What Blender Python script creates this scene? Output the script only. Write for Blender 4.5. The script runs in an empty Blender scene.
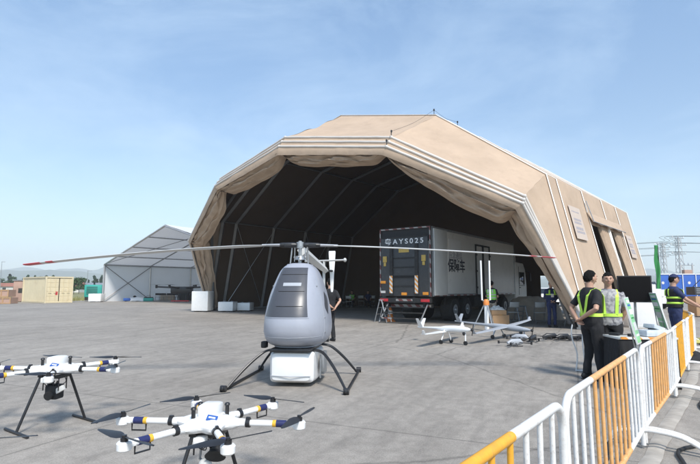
import bpy, bmesh, math, random
from math import sin, cos, pi, radians, sqrt, atan2, tan
from mathutils import Vector, Matrix, noise
random.seed(7)
C = bpy.context.scene.collection
V = Vector
# ------------------------------------------------------------------ camera maths
F = 500.0; CAMH = 1.47; PITCH = math.atan(56/F)
def ray(px, py):
    x = (px-350)/F; u = (232-py)/F
    return V((x, cos(PITCH)-u*sin(PITCH), sin(PITCH)+u*cos(PITCH)))
def gp(px, py, z=0.0):                     # point on height z seen at a pixel
    d = ray(px, py); t = (z-CAMH)/d.z
    return V((d.x*t, d.y*t, z))
def at(px, py, Y):
    d = ray(px, py); t = Y/d.y
    return V((d.x*t, Y, CAMH+d.z*t))
# ------------------------------------------------------------------ materials
def nodes(m):
    m.use_nodes = True; return m.node_tree.nodes, m.node_tree.links
def mat(name, col, rough=.6, metal=0, var=.12, scale=3.0, bump=0.0, bscale=40, spec=.5, dirt=None, dirt_amt=.0, trans=0, coat=0, bdist=.02):
    m = bpy.data.materials.new(name); n, l = nodes(m)
    b = n['Principled BSDF']; b.inputs['Roughness'].default_value = rough; b.inputs['Metallic'].default_value = metal
    b.inputs['Specular IOR Level'].default_value = spec
    if coat: b.inputs['Coat Weight'].default_value = coat; b.inputs['Coat Roughness'].default_value = .1
    tc = n.new('ShaderNodeTexCoord')
    nz = n.new('ShaderNodeTexNoise'); nz.inputs['Scale'].default_value = scale; nz.inputs['Detail'].default_value = 6; nz.inputs['Roughness'].default_value = .6
    l.new(tc.outputs['Object'], nz.inputs['Vector'])
    r = n.new('ShaderNodeValToRGB'); r.color_ramp.elements[0].position = .3; r.color_ramp.elements[1].position = .7
    c = V(col)
    r.color_ramp.elements[0].color = (*(c*(1-var)), 1); r.color_ramp.elements[1].color = (*[min(1, x*(1+var)) for x in c], 1)
    l.new(nz.outputs['Fac'], r.inputs['Fac']); out = r.outputs['Color']
    if dirt is not None:
        n2 = n.new('ShaderNodeTexNoise'); n2.inputs['Scale'].default_value = scale*2.7; n2.inputs['Detail'].default_value = 9; n2.inputs['Roughness'].default_value = .72
        l.new(tc.outputs['Object'], n2.inputs['Vector'])
        r2 = n.new('ShaderNodeValToRGB'); r2.color_ramp.elements[0].position = .52; r2.color_ramp.elements[1].position = .72
        r2.color_ramp.elements[0].color = (0, 0, 0, 1); r2.color_ramp.elements[1].color = (dirt_amt,)*3+(1,)
        l.new(n2.outputs['Fac'], r2.inputs['Fac'])
        mx = n.new('ShaderNodeMix'); mx.data_type = 'RGBA'; l.new(r2.outputs['Color'], mx.inputs['Factor']); l.new(out, mx.inputs[6]); mx.inputs[7].default_value = (*dirt, 1)
        out = mx.outputs[2]
    l.new(out, b.inputs['Base Color'])
    if bump:
        n3 = n.new('ShaderNodeTexNoise'); n3.inputs['Scale'].default_value = bscale; n3.inputs['Detail'].default_value = 5
        l.new(tc.outputs['Object'], n3.inputs['Vector'])
        bp = n.new('ShaderNodeBump'); bp.inputs['Strength'].default_value = bump; bp.inputs['Distance'].default_value = bdist
        l.new(n3.outputs['Fac'], bp.inputs['Height']); l.new(bp.outputs['Normal'], b.inputs['Normal'])
    if trans:
        t = n.new('ShaderNodeBsdfTranslucent'); l.new(out, t.inputs['Color'])
        mxs = n.new('ShaderNodeMixShader'); mxs.inputs[0].default_value = trans
        l.new(b.outputs[0], mxs.inputs[1]); l.new(t.outputs[0], mxs.inputs[2]); l.new(mxs.outputs[0], n['Material Output'].inputs['Surface'])
    return m
M = {}
M['tan'] = mat('tan_canvas', (.465,.350,.255), .75, var=.09, scale=.7, bump=.55, bscale=1.6, bdist=.07, spec=.2, dirt=(.365,.27,.195), dirt_amt=.5)
M['tan_in'] = mat('tan_drape', (.44,.33,.24), .8, var=.12, scale=1.2, bump=.5, bscale=4, bdist=.05, spec=.2)
M['shade_brown'] = mat('interior_shade_brown', (.100,.070,.049), .9, var=.10, scale=.5, bump=.3, bscale=3, spec=.1)  # tent interior's shade put into the colour, darker than the tan canvas
M['strip'] = mat('cream_seam', (.78,.74,.68), .6, var=.05, spec=.3)
M['rib'] = mat('rib_sleeve', (.60,.56,.515), .5, var=.06, scale=2)
M['alu'] = mat('aluminium', (.46,.46,.46), .42, .7, var=.1, scale=2)
M['fr'] = mat('dull_frame_grey', (.20,.20,.20), .5, .5, var=.1, scale=2)
M['steel'] = mat('galvanised', (.40,.41,.42), .45, .7, var=.12, scale=6)
M['dark'] = mat('black_carbon', (.018,.018,.020), .38, var=.2, scale=20)
M['blk'] = mat('matt_black', (.015,.015,.016), .65, var=.2, scale=20)
M['rubber'] = mat('rubber', (.022,.022,.022), .8, var=.2, scale=15, dirt=(.12,.10,.08), dirt_amt=.5)
M['white'] = mat('white_paint', (.80,.80,.79), .35, var=.02, scale=4, dirt=(.55,.53,.5), dirt_amt=.25)
M['wplas'] = mat('white_plastic', (.82,.82,.81), .3, var=.02, scale=5, coat=.3)
M['heli'] = mat('pale_grey_paint', (.335,.350,.400), .45, var=.04, scale=2.5, coat=.25, dirt=(.27,.28,.32), dirt_amt=.35)
M['grey'] = mat('grey_composite', (.36,.38,.41), .45, var=.06, scale=3, dirt=(.25,.26,.28), dirt_amt=.3)
M['lgrey'] = mat('light_grey_paint', (.58,.58,.56), .4, var=.05, scale=3)
M['red'] = mat('red_paint', (.55,.03,.04), .4, var=.08)
M['orange'] = mat('orange_paint', (.72,.23,.05), .5, var=.1)
M['yel'] = mat('yellow_paint', (.74,.36,.03), .5, var=.10, scale=12, bump=.3, bscale=60, bdist=.003, dirt=(.34,.2,.09), dirt_amt=.65)
M['oran2'] = mat('faded_orange_paint', (.72,.37,.13), .5, var=.15, scale=12, bump=.3, bscale=60, bdist=.003, dirt=(.62,.48,.36), dirt_amt=.75)
M['fwhite'] = mat('barrier_white', (.72,.71,.69), .5, var=.05, scale=14, bump=.3, bscale=60, bdist=.003, dirt=(.30,.20,.13), dirt_amt=.55)
M['navyband'] = mat('navy_band', (.02,.025,.10), .4, var=.05)
M['goldband'] = mat('gold_band', (.72,.42,.04), .4, var=.05)
M['blue'] = mat('blue_logo', (.03,.10,.35), .4, var=.02)
M['skin'] = mat('skin', (.46,.27,.19), .5, var=.06, scale=12, spec=.4)
M['hair'] = mat('black_hair', (.008,.007,.0065), .75, var=.3, scale=60, bump=.8, bscale=220, spec=.2)
M['navy'] = mat('navy_cloth', (.018,.028,.085), .85, var=.15, scale=8, bump=.4, bscale=12)
M['black_cloth'] = mat('black_cloth', (.013,.013,.015), .85, var=.2, scale=8, bump=.4, bscale=12)
M['hiv'] = mat('hivis', (.55,.85,.10), .6, var=.04, scale=8)
M['hivg'] = mat('hivis_green', (.28,.78,.10), .7, var=.05, scale=8)
M['glassd'] = mat('dark_glass', (.02,.022,.025), .08, var=.1, spec=.8)
M['screen'] = mat('screen', (.006,.006,.008), .12, var=.2, scale=1.5, spec=.12)
M['tr_white'] = mat('truck_body_white', (.76,.74,.70), .4, var=.03, scale=.8, dirt=(.42,.40,.36), dirt_amt=.35)
M['tr_dark'] = mat('tail_lift_grey', (.042,.044,.047), .5, var=.15, scale=2, dirt=(.10,.10,.10), dirt_amt=.4)
M['chassis'] = mat('chassis_black', (.02,.02,.02), .7, var=.3, scale=4, dirt=(.09,.08,.07), dirt_amt=.5)
M['beige'] = mat('container_beige', (.66,.57,.38), .5, var=.05, scale=.8, dirt=(.40,.28,.17), dirt_amt=.3)
M['teal'] = mat('teal_paint', (.04,.36,.30), .5, var=.08, scale=1)
M['pinkb'] = mat('pink_brown', (.40,.26,.20), .7, var=.1, scale=1)
M['bluep'] = mat('blue_panel', (.03,.11,.42), .45, var=.08, scale=.8)
M['wtent'] = mat('white_pvc', (.74,.75,.76), .55, var=.03, scale=.5, bump=.2, bscale=1.5, trans=.22)
M['grn'] = mat('green_flag', (.035,.26,.07), .7, var=.1, scale=3, trans=.15)
M['grngraph'] = mat('green_graphic', (.22,.55,.25), .35, var=.35, scale=6)
M['card'] = mat('cardboard', (.42,.26,.14), .8, var=.1, scale=3)
M['tarp'] = mat('brown_tarp', (.40,.33,.26), .85, var=.15, scale=2, bump=.6, bscale=5)
M['bark'] = mat('bark', (.10,.075,.05), .9, var=.2)
M['leaf'] = mat('foliage', (.045,.085,.03), .8, var=.45, scale=.8, spec=.2)
M['leaf2'] = mat('foliage_dark', (.03,.06,.03), .8, var=.45, scale=.8, spec=.2)
M['roofred'] = mat('roof_red', (.30,.12,.08), .8, var=.1)
M['concrete_obj'] = mat('concrete_pole', (.50,.50,.49), .85, var=.1, scale=2)
M['plaster'] = mat('plaster', (.62,.60,.56), .85, var=.08, scale=.5)
M['hose'] = mat('yellow_sack', (.45,.42,.12), .8, var=.2, scale=8)
M['notice'] = mat('notice_film', (.52,.43,.36), .7, var=.04)
M['paper'] = mat('paper', (.66,.62,.58), .7, var=.04)
M['txt'] = mat('print_dark', (.05,.05,.06), .6, var=.1)
M['txtsoft'] = mat('print_grey', (.32,.30,.33), .6, var=.1)
M['wtxt'] = mat('print_white', (.78,.78,.78), .5, var=.03)
M['amber'] = mat('amber_reflector', (.80,.30,.03), .25, var=.05)
M['ylab'] = mat('yellow_label', (.50,.34,.08), .5, var=.15, scale=9)

def camo_mat():
    m = mat('grey_pattern_cloth', (.34,.33,.34), .85, var=.2, scale=10, bump=.4, bscale=14)
    n, l = m.node_tree.nodes, m.node_tree.links
    tc = n.new('ShaderNodeTexCoord'); v = n.new('ShaderNodeTexVoronoi'); v.inputs['Scale'].default_value = 26
    l.new(tc.outputs['Object'], v.inputs['Vector']); r = n.new('ShaderNodeValToRGB'); r.color_ramp.interpolation = 'CONSTANT'
    r.color_ramp.elements[0].color = (.25,.245,.26,1); r.color_ramp.elements[1].color = (.38,.37,.37,1); r.color_ramp.elements[1].position = .5
    e = r.color_ramp.elements.new(.8); e.color = (.15,.145,.16,1)
    l.new(v.outputs['Color'], r.inputs['Fac']); l.new(r.outputs['Color'], n['Principled BSDF'].inputs['Base Color']); return m
M['camo'] = camo_mat()
def mesh_mat():          # perforated dark window mesh
    m = mat('window_mesh', (.10,.105,.12), .35, var=.1, scale=3, spec=.5)
    n, l = m.node_tree.nodes, m.node_tree.links
    tc = n.new('ShaderNodeTexCoord'); ck = n.new('ShaderNodeTexChecker'); ck.inputs['Scale'].default_value = 260
    ck.inputs['Color1'].default_value = (.048,.050,.060,1); ck.inputs['Color2'].default_value = (.085,.088,.10,1)
    l.new(tc.outputs['Object'], ck.inputs['Vector']); l.new(ck.outputs['Color'], n['Principled BSDF'].inputs['Base Color']); return m
M['wmesh'] = mesh_mat()
def stripe_mat(name, c1, c2, scale, ang=0.8):
    m = mat(name, c1, .5); n, l = m.node_tree.nodes, m.node_tree.links
    tc = n.new('ShaderNodeTexCoord'); mp = n.new('ShaderNodeMapping'); mp.inputs['Rotation'].default_value = (0, ang, 0); mp.inputs['Scale'].default_value = (scale,)*3
    w = n.new('ShaderNodeTexWave'); w.inputs['Scale'].default_value = 1; r = n.new('ShaderNodeValToRGB'); r.color_ramp.interpolation = 'CONSTANT'
    r.color_ramp.elements[0].color = (*c1, 1); r.color_ramp.elements[1].color = (*c2, 1); r.color_ramp.elements[1].position = .5
    l.new(tc.outputs['Object'], mp.inputs['Vector']); l.new(mp.outputs[0], w.inputs['Vector']); l.new(w.outputs['Fac'], r.inputs['Fac'])
    l.new(r.outputs['Color'], n['Principled BSDF'].inputs['Base Color']); return m
M['hazard'] = stripe_mat('hazard_stripe', (.75,.30,.05), (.75,.72,.68), 2.2)
M['redwhite'] = stripe_mat('red_white_tape', (.17,.05,.045), (.36,.34,.32), 1.1)

def ground_mat():
    m = bpy.data.materials.new('concrete_apron'); n, l = nodes(m); b = n['Principled BSDF']
    b.inputs['Roughness'].default_value = .82; b.inputs['Specular IOR Level'].default_value = .35
    tc = n.new('ShaderNodeTexCoord')
    mp = n.new('ShaderNodeMapping'); mp.inputs['Rotation'].default_value = (0, 0, radians(24)); l.new(tc.outputs['Object'], mp.inputs['Vector'])
    def nz(s, d=8, r=.6, vec=None, stretch=None):
        q = n.new('ShaderNodeTexNoise'); q.inputs['Scale'].default_value = s; q.inputs['Detail'].default_value = d; q.inputs['Roughness'].default_value = r
        if stretch:
            m2 = n.new('ShaderNodeMapping'); m2.inputs['Scale'].default_value = stretch; l.new(mp.outputs[0], m2.inputs['Vector']); l.new(m2.outputs[0], q.inputs['Vector'])
        else: l.new(mp.outputs[0], q.inputs['Vector'])
        return q
    def ramp(src, p0, c0, p1, c1):
        r = n.new('ShaderNodeValToRGB'); r.color_ramp.elements[0].position = p0; r.color_ramp.elements[1].position = p1
        r.color_ramp.elements[0].color = (*c0, 1) if not isinstance(c0, float) else (c0,)*3+(1,)
        r.color_ramp.elements[1].color = (*c1, 1) if not isinstance(c1, float) else (c1,)*3+(1,)
        l.new(src, r.inputs['Fac']); return r.outputs['Color']
    def mul(a, c, fac=1.0):
        x = n.new('ShaderNodeMix'); x.data_type = 'RGBA'; x.blend_type = 'MULTIPLY'; x.inputs['Factor'].default_value = fac
        l.new(a, x.inputs[6]); l.new(c, x.inputs[7]); return x.outputs[2]
    big = nz(.22, 7, .62)
    col = ramp(big.outputs['Fac'], .33, (.310,.280,.245), .68, (.400,.364,.320))
    mid = nz(1.5, 9, .68, stretch=(1, .35, 1)); col = mul(col, ramp(mid.outputs['Fac'], .33, .80, .62, 1.04)); pat = nz(7, 8, .72); col = mul(col, ramp(pat.outputs['Fac'], .34, .82, .60, 1.05))
    fine = nz(70, 6, .75); col = mul(col, ramp(fine.outputs['Fac'], .32, .62, .66, 1.15))
    streak = nz(5.5, 7, .7, stretch=(1, .16, 1)); col = mul(col, ramp(streak.outputs['Fac'], .36, .86, .54, 1.0))
    blot = nz(.8, 4, .5); col = mul(col, ramp(blot.outputs['Fac'], .63, 1.0, .76, .76))
    spot = nz(2.6, 3, .5); col = mul(col, ramp(spot.outputs['Fac'], .72, 1.0, .76, .55))
    # slab joints, wobbling a little
    br = n.new('ShaderNodeTexBrick'); br.offset = 0; br.squash = 1
    br.inputs['Scale'].default_value = 1; br.inputs['Brick Width'].default_value = 4.6; br.inputs['Row Height'].default_value = 5.0
    br.inputs['Mortar Size'].default_value = .018; br.inputs['Mortar Smooth'].default_value = .5
    wob = n.new('ShaderNodeMix'); wob.data_type = 'VECTOR'; wob.inputs['Factor'].default_value = .012
    wn = nz(3, 4, .6); l.new(mp.outputs[0], wob.inputs[4]); l.new(wn.outputs['Color'], wob.inputs[5]); l.new(wob.outputs[1], br.inputs['Vector'])
    jn = nz(.5, 3, .6)
    inv = ramp(br.outputs['Fac'], 0, 1.0, 1, .58); col = mul(col, inv, .8)
    # cracks
    vo = n.new('ShaderNodeTexVoronoi'); vo.feature = 'DISTANCE_TO_EDGE'; vo.inputs['Scale'].default_value = .16
    w2 = n.new('ShaderNodeMix'); w2.data_type = 'VECTOR'; w2.inputs['Factor'].default_value = .25; wn2 = nz(.9, 8, .7)
    l.new(mp.outputs[0], w2.inputs[4]); l.new(wn2.outputs['Color'], w2.inputs[5]); l.new(w2.outputs[1], vo.inputs['Vector'])
    ck = ramp(vo.outputs['Distance'], .0, .62, .0035, 1.0); col = mul(col, ck)
    l.new(col, b.inputs['Base Color'])
    bp = n.new('ShaderNodeBump'); bp.inputs['Strength'].default_value = .35; bp.inputs['Distance'].default_value = .012
    l.new(fine.outputs['Fac'], bp.inputs['Height']); l.new(bp.outputs['Normal'], b.inputs['Normal'])
    return m
M['apron'] = ground_mat()
M['earth'] = mat('dry_grass_ground', (.20,.19,.08), .95, var=.3, scale=.15, dirt=(.28,.23,.13), dirt_amt=.6)
M['hill'] = mat('hill_green', (.06,.085,.06), .95, var=.35, scale=.01)
# ------------------------------------------------------------------ mesh builder
class MB:
    def __init__(s): s.bm = bmesh.new(); s.mi = 0; s.mats = []
    def use(s, m):
        if m not in s.mats: s.mats.append(m)
        s.mi = s.mats.index(m); return s
    def _f(s, vs):
        try: f = s.bm.faces.new(vs); f.material_index = s.mi; return f
        except ValueError: return None
    def face(s, pts): return s._f([s.bm.verts.new(p) for p in pts])
    def box(s, c, size, rot=None, bev=0):
        c = V(c); hx, hy, hz = [x/2 for x in size]; R = rot if rot is not None else Matrix.Identity(3)
        if bev <= 0:
            vs = [s.bm.verts.new(c+R@V((x, y, z))) for x in (-hx, hx) for y in (-hy, hy) for z in (-hz, hz)]
            for q in ((0,1,3,2),(4,6,7,5),(0,4,5,1),(2,3,7,6),(0,2,6,4),(1,5,7,3)): s._f([vs[i] for i in q])
        else:
            t = bmesh.new(); bmesh.ops.create_cube(t, size=1)
            for v in t.verts: v.co = V((v.co.x*hx*2, v.co.y*hy*2, v.co.z*hz*2))
            bmesh.ops.bevel(t, geom=t.edges[:], offset=min(bev, .45*min(size)), segments=2, affect='EDGES', profile=.6)
            mp = {v: s.bm.verts.new(c+R@v.co) for v in t.verts}
            for f in t.faces: s._f([mp[v] for v in f.verts])
            t.free()
        return s
    def rings(s, rings, cap=True, closed=True):
        R = [[s.bm.verts.new(p) for p in r] for r in rings]; n = len(R[0])
        for a, b in zip(R, R[1:]):
            for i in range(n if closed else n-1):
                j = (i+1) % n; s._f([a[i], a[j], b[j], b[i]])
        if cap and closed: s._f(R[0][::-1]); s._f(R[-1])
        return s
    def loft(s, pts, rad, n=12, cap=True, ref=V((1,0,0)), power=2.0):
        pts = [V(p) for p in pts]; rings = []
        for i, p in enumerate(pts):
            t = (pts[min(i+1, len(pts)-1)]-pts[max(i-1, 0)]).normalized()
            rf = ref if abs(t.dot(ref)) < .9 else V((0,0,1))
            sx = (rf-t*t.dot(rf)).normalized(); sy = t.cross(sx)
            r = rad[i] if isinstance(rad, (list, tuple)) else rad
            rx, ry = r if isinstance(r, (tuple, list)) else (r, r)
            ring = []
            for k in range(n):
                a = 2*pi*k/n; ca, sa = cos(a), sin(a)
                e = 2/power
                ring.append(p+sx*rx*math.copysign(abs(ca)**e, ca)+sy*ry*math.copysign(abs(sa)**e, sa))
            rings.append(ring)
        return s.rings(rings, cap)
    def tube(s, a, b, r, r2=None, n=10): return s.loft([a, b], [r, r if r2 is None else r2], n)
    def pipe(s, pts, r, n=8, smooth=0):
        pts = [V(p) for p in pts]
        if smooth:
            out = []
            for i in range(len(pts)-1):
                p0 = pts[max(i-1,0)]; p1 = pts[i]; p2 = pts[i+1]; p3 = pts[min(i+2,len(pts)-1)]
                for k in range(smooth):
                    t = k/smooth
                    out.append(.5*((2*p1)+(p2-p0)*t+(2*p0-5*p1+4*p2-p3)*t*t+(3*p1-p0-3*p2+p3)*t**3))
            out.append(pts[-1]); pts = out
        R_ = []; prev = None
        for i, p in enumerate(pts):
            t = (pts[min(i+1, len(pts)-1)]-pts[max(i-1, 0)]).normalized()
            if prev is None: sx = t.orthogonal().normalized()
            else: sx = (prev-t*prev.dot(t)).normalized()
            prev = sx; sy = t.cross(sx); rr_ = r[i] if isinstance(r, (list, tuple)) else r
            R_.append([p+(sx*cos(2*pi*k/n)+sy*sin(2*pi*k/n))*rr_ for k in range(n)])
        return s.rings(R_)
    def ell(s, c, r, nu=16, nv=10, rot=None):
        c = V(c); rx, ry, rz = r; R = rot if rot is not None else Matrix.Identity(3); rings = []
        for j in range(1, nv):
            th = pi*j/nv; rings.append([c+R@V((rx*sin(th)*cos(2*pi*i/nu), ry*sin(th)*sin(2*pi*i/nu), -rz*cos(th))) for i in range(nu)])
        Rr = [[s.bm.verts.new(p) for p in r_] for r_ in rings]
        for a, b in zip(Rr, Rr[1:]):
            for i in range(nu): s._f([a[i], a[(i+1) % nu], b[(i+1) % nu], b[i]])
        v0 = s.bm.verts.new(c+R@V((0,0,-rz))); v1 = s.bm.verts.new(c+R@V((0,0,rz)))
        for i in range(nu): s._f([v0, Rr[0][(i+1) % nu], Rr[0][i]]); s._f([v1, Rr[-1][i], Rr[-1][(i+1) % nu]])
        return s
    def grid(s, fn, nu, nv, skip=None):
        P = [[s.bm.verts.new(fn(i/nu, j/nv)) for j in range(nv+1)] for i in range(nu+1)]
        for i in range(nu):
            for j in range(nv):
                if skip and skip((i+.5)/nu, (j+.5)/nv): continue
                s._f([P[i][j], P[i+1][j], P[i+1][j+1], P[i][j+1]])
        return s
    def mesh(s, name):
        bmesh.ops.recalc_face_normals(s.bm, faces=s.bm.faces[:])
        me = bpy.data.meshes.new(name); s.bm.to_mesh(me); s.bm.free()
        for m in s.mats: me.materials.append(m)
        return me
    def build(s, name, m=None, parent=None, smooth=True, ang=40, solid=0):
        if m is not None and not s.mats: s.mats = [m]
        me = s.mesh(name)
        if smooth:
            me.polygons.foreach_set('use_smooth', [True]*len(me.polygons))
            if hasattr(me, 'set_sharp_from_angle'): me.set_sharp_from_angle(angle=radians(ang))
        o = bpy.data.objects.new(name, me); C.objects.link(o)
        if parent is not None: o.parent = parent
        if solid:
            md = o.modifiers.new('thick', 'SOLIDIFY'); md.thickness = solid; md.offset = 0
        return o
def tag(o, label=None, cat=None, group=None, kind=None):
    if label: o['label'] = label
    if cat: o['category'] = cat
    if group: o['group'] = group
    if kind: o['kind'] = kind
    return o
def thing(name, label, cat, loc=(0,0,0), rz=0, group=None):
    o = bpy.data.objects.new(name, None); C.objects.link(o); o.location = loc; o.rotation_euler = (0,0,rz)
    return tag(o, label, cat, group)
def copy_tree(o, loc, rz, label, parent=None):
    c = o.copy(); C.objects.link(c)
    if parent is None: c.location = loc; c.rotation_euler = (0,0,rz); c['label'] = label
    else: c.parent = parent
    for ch in list(o.children): copy_tree(ch, None, None, None, c)
    return c
def text_part(s, name, size, mtx, m, parent, ext=.003, sx=1.0, off=0, space=1):
    cu = bpy.data.curves.new(name, 'FONT'); cu.body = s; cu.size = size; cu.extrude = ext; cu.offset = off; cu.space_character = space; cu.align_x = 'CENTER'; cu.align_y = 'CENTER'
    t = bpy.data.objects.new('tmp', cu); C.objects.link(t); bpy.context.view_layer.update()
    me = bpy.data.meshes.new_from_object(t.evaluated_get(bpy.context.evaluated_depsgraph_get()))
    bpy.data.objects.remove(t); me.name = name
    me.transform(Matrix.Diagonal((sx,1,1,1))); me.transform(mtx); me.materials.clear(); me.materials.append(m)
    o = bpy.data.objects.new(name, me); C.objects.link(o); o.parent = parent; return o
def RZ(a): return Matrix.Rotation(a, 3, 'Z')
def axis_rot(d, up=V((0,0,1))):            # local X along d
    x = V(d).normalized(); y = up.cross(x).normalized(); z = x.cross(y); return Matrix((x, y, z)).transposed()
def fb(p, s): return noise.noise(V(p)*s)
# ------------------------------------------------------------------ ground, hills
mb = MB(); mb.face([(-4000,-60,-.06),(4000,-60,-.06),(4000,5000,-.06),(-4000,5000,-.06)]); tag(mb.build('ground', M['earth'], smooth=False), kind='structure')
mb = MB(); mb.face([(-160,-40,0),(220,-40,0),(220,95,0),(-28,95,0),(-33,54.5,0),(-160,49.5,0)]); tag(mb.build('apron', M['apron'], smooth=False), kind='structure')
def hill(seed, y0, y1, hmax, x0, x1):
    mb = MB()
    def fn(u, v):
        x = x0+(x1-x0)*u; y = y0+(y1-y0)*v
        h = hmax*(sin(pi*v)**1.2)*(.55+.45*noise.fractal(V((x*.0021+seed, y*.001, seed)), .9, 2.1, 5)*1.6)
        return V((x, y, max(h, -1)))
    mb.grid(fn, 160, 16); return tag(mb.build('hills', M['hill']), kind='structure')
hill(3.1, 1500, 2600, 70, -2300, 2600)
hill(9.4, 2700, 3600, 160, -3800, 3800)
# ------------------------------------------------------------------ big tan tent
TH, RX, RY, S, v1, z1, v2, z2, zT, PHI, SC = .7107, 8.53, 18.15, 23.71, 1.27, 5.84, 6.07, 9.31, 10.62, .49, .86
AX = V((sin(TH), cos(TH), 0)); CX = V((cos(TH), -sin(TH), 0))
hang = thing('clamshell_tent', 'large tan clamshell tent hangar with its front opening folded up over a parked truck', 'tent', (RX, RY, 0), -TH)
# local: x across (0 = right wall, -S = left wall), y along axis, z up
PROF = [V((0,0,0)), V((-v1,0,z1)), V((-v2,0,z2)), V((-S/2,0,zT)), V((-S+v2,0,z2)), V((-S+v1,0,z1)), V((-S,0,0))]
def tilt(p, phi, sc): return V((p.x, -p.z*sc*sin(phi), p.z*sc*cos(phi)))
def frame_pts(y): return [p+V((0,y,0)) for p in PROF]
def rib_pts(phi, sc): return [tilt(p, phi, sc) for p in PROF]
def inward(p):                       # unit vector towards the tent's middle
    d = V((-S/2-p.x, 0, 3.5-p.z)); return d.normalized()
US = [0, 1.1, 4.4, 7.6, 10.4, 13.2]
DOOR = (4.62, 10.1, 4.45)
names = {0:'side_wall', 5:'side_wall', 1:'roof_panel', 2:'roof_panel', 3:'roof_panel', 4:'roof_panel'}
for b in range(5):
    u0, u1 = US[b], US[b+1]
    for sgm in range(6):
        a, c = PROF[sgm], PROF[sgm+1]; nn = max(8, int((c-a).length/.3)); mm = max(4, int((u1-u0)/.25))
        def fn(u, v, a=a, c=c, u0=u0, u1=u1):
            p = a.lerp(c, u); p = V((p.x, u0+(u1-u0)*v, p.z))
            sag = .07*sin(pi*v)*sin(pi*min(1, u*1.02))*min(1, (u1-u0)/2)
            p += inward(p)*(sag+.018*fb(p, 1.3)*sin(pi*v)); return p
        skip = None
        if sgm == 0 and u1 > DOOR[0] and u0 < DOOR[1]:
            def skip(u, v, u0=u0, u1=u1):
                y = u0+(u1-u0)*v; z = z1*u; return DOOR[0] < y < DOOR[1] and z < DOOR[2]
        mb = MB().grid(fn, nn, mm, skip); mb.build(names[sgm], M['tan'], hang)
        MB().grid(lambda u, v: (lambda p: p+inward(p)*.035)(fn(u, v)), nn, mm, skip).build('interior_shade_sheet', M['shade_brown'], hang)  # added sheet just inside the canvas, coloured dark to deepen the interior shade
# frames inside and pale sealing strips outside
for i, u in enumerate(US):
    pts = frame_pts(u); ins = [p+inward(p)*.16 for p in pts]
    mb = MB()
    for a, c in zip(ins, ins[1:]):
        mb.loft([a, c], [(.14,.10)]*2, 4, ref=V((0,1,0)))
    mb.build('frame', M['fr'], hang, smooth=False)
    mb = MB(); out = [p-inward(p)*.03 for p in pts]
    for a, c in zip(out, out[1:]): mb.loft([a, c], [(.055,.018)]*2, 6, ref=V((0,1,0)))
    mb.build('seam_strip', M['strip'], hang)
for i, k in enumerate((1, 2, 3, 4, 5)):     # purlins
    p = PROF[k]; q = p+inward(p)*.16
    MB().tube(V((q.x, 0, q.z)), V((q.x, US[-1], q.z)), .05, n=6).build('purlin', M['fr'], hang)
for y0, y1 in ((1.1, 4.4), (7.6, 10.4)):
    for sx, vv in ((-S, v1), (0, -v1)):
        p0 = V((sx+.2*(1 if sx else -1), y0, .1)); p1 = V((sx+vv+.2*(1 if sx else -1), y1, z1-.2)); MB().tube(p0, p1, .02, n=5).build('brace', M['steel'], hang)
        p0 = V((sx+.2*(1 if sx else -1), y1, .1)); p1 = V((sx+vv+.2*(1 if sx else -1), y0, z1-.2)); MB().tube(p0, p1, .02, n=5).build('brace', M['steel'], hang)
# fabric fan: last rib of the folded bundle back to the first frame
RIBS = [(PHI+.008-.031*i, SC-.003+.014*i) for i in range(3)]
ph3, sc3 = RIBS[2]
topr = rib_pts(ph3, sc3); fr0 = frame_pts(0)
for sgm in range(6):
    a0, a1, b0, b1 = fr0[sgm], fr0[sgm+1], topr[sgm], topr[sgm+1]
    def fn(u, v, a0=a0, a1=a1, b0=b0, b1=b1, sgm=sgm):
        p = a0.lerp(a1, u).lerp(b0.lerp(b1, u), v)
        rad = p.z/10
        wr = .02*sin(9*v+5*u*(1-u)*3+sgm)*rad*sin(pi*v) + .035*fb(p+V((sgm*3,0,0)), 1.1)*sin(pi*v)
        d = inward(p)
        # creases running from the corners
        e = min(u, 1-u); cr = .05*math.exp(-e*7)*sin(v*17+e*20)*rad*sin(pi*v)
        return p+d*(.16*sin(pi*v)*rad*(.5+.5*sin(pi*u))+wr+cr)
    MB().grid(fn, 40, 26).build('fan_membrane', M['tan'], hang)
    if 0 < sgm < 5: MB().grid(lambda u, v: (lambda p: p+inward(p)*.04)(fn(u, v)), 40, 26).build('interior_shade_sheet', M['shade_brown'], hang)  # same added shade-coloured sheet, only under the fan's roof segments
# intermediate rib carried inside the fan
mb = MB(); mid = [p+inward(p)*.65 for p in rib_pts(.22, .93)]
for a, c in zip(mid, mid[1:]): mb.loft([a, c], [(.10,.07)]*2, 6, ref=V((0,1,0)))
mb.build('hoop', M['fr'], hang)
# bundle of folded hoops in pale sleeves, canvas between
for i, (ph, sc) in enumerate(RIBS):
    mb = MB(); P = rib_pts(ph, sc)
    for k, (a, c) in enumerate(zip(P, P[1:])):
        mb.loft([a.lerp(c, t) + V((0, .02*fb(a.lerp(c, t), .8), .012*fb(a.lerp(c, t), 1.7))) for t in [j/16 for j in range(17)]], [.052]*17, 10)
    for p in P: mb.ell(p, (.07,.07,.07), 10, 8)
    mb.build('rib', M['rib'], hang)
for i in range(2):
    P = rib_pts(*RIBS[i]); Q = rib_pts(*RIBS[i+1])
    for sgm in range(6):
        def fn(u, v, sgm=sgm, P=P, Q=Q):
            p = P[sgm].lerp(P[sgm+1], u).lerp(Q[sgm].lerp(Q[sgm+1], u), v)
            return p+inward(p)*(.07*sin(pi*v)+.015*fb(p, 3))
        MB().grid(fn, 40, 4).build('sleeve_strip', M['tan'], hang)
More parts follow.
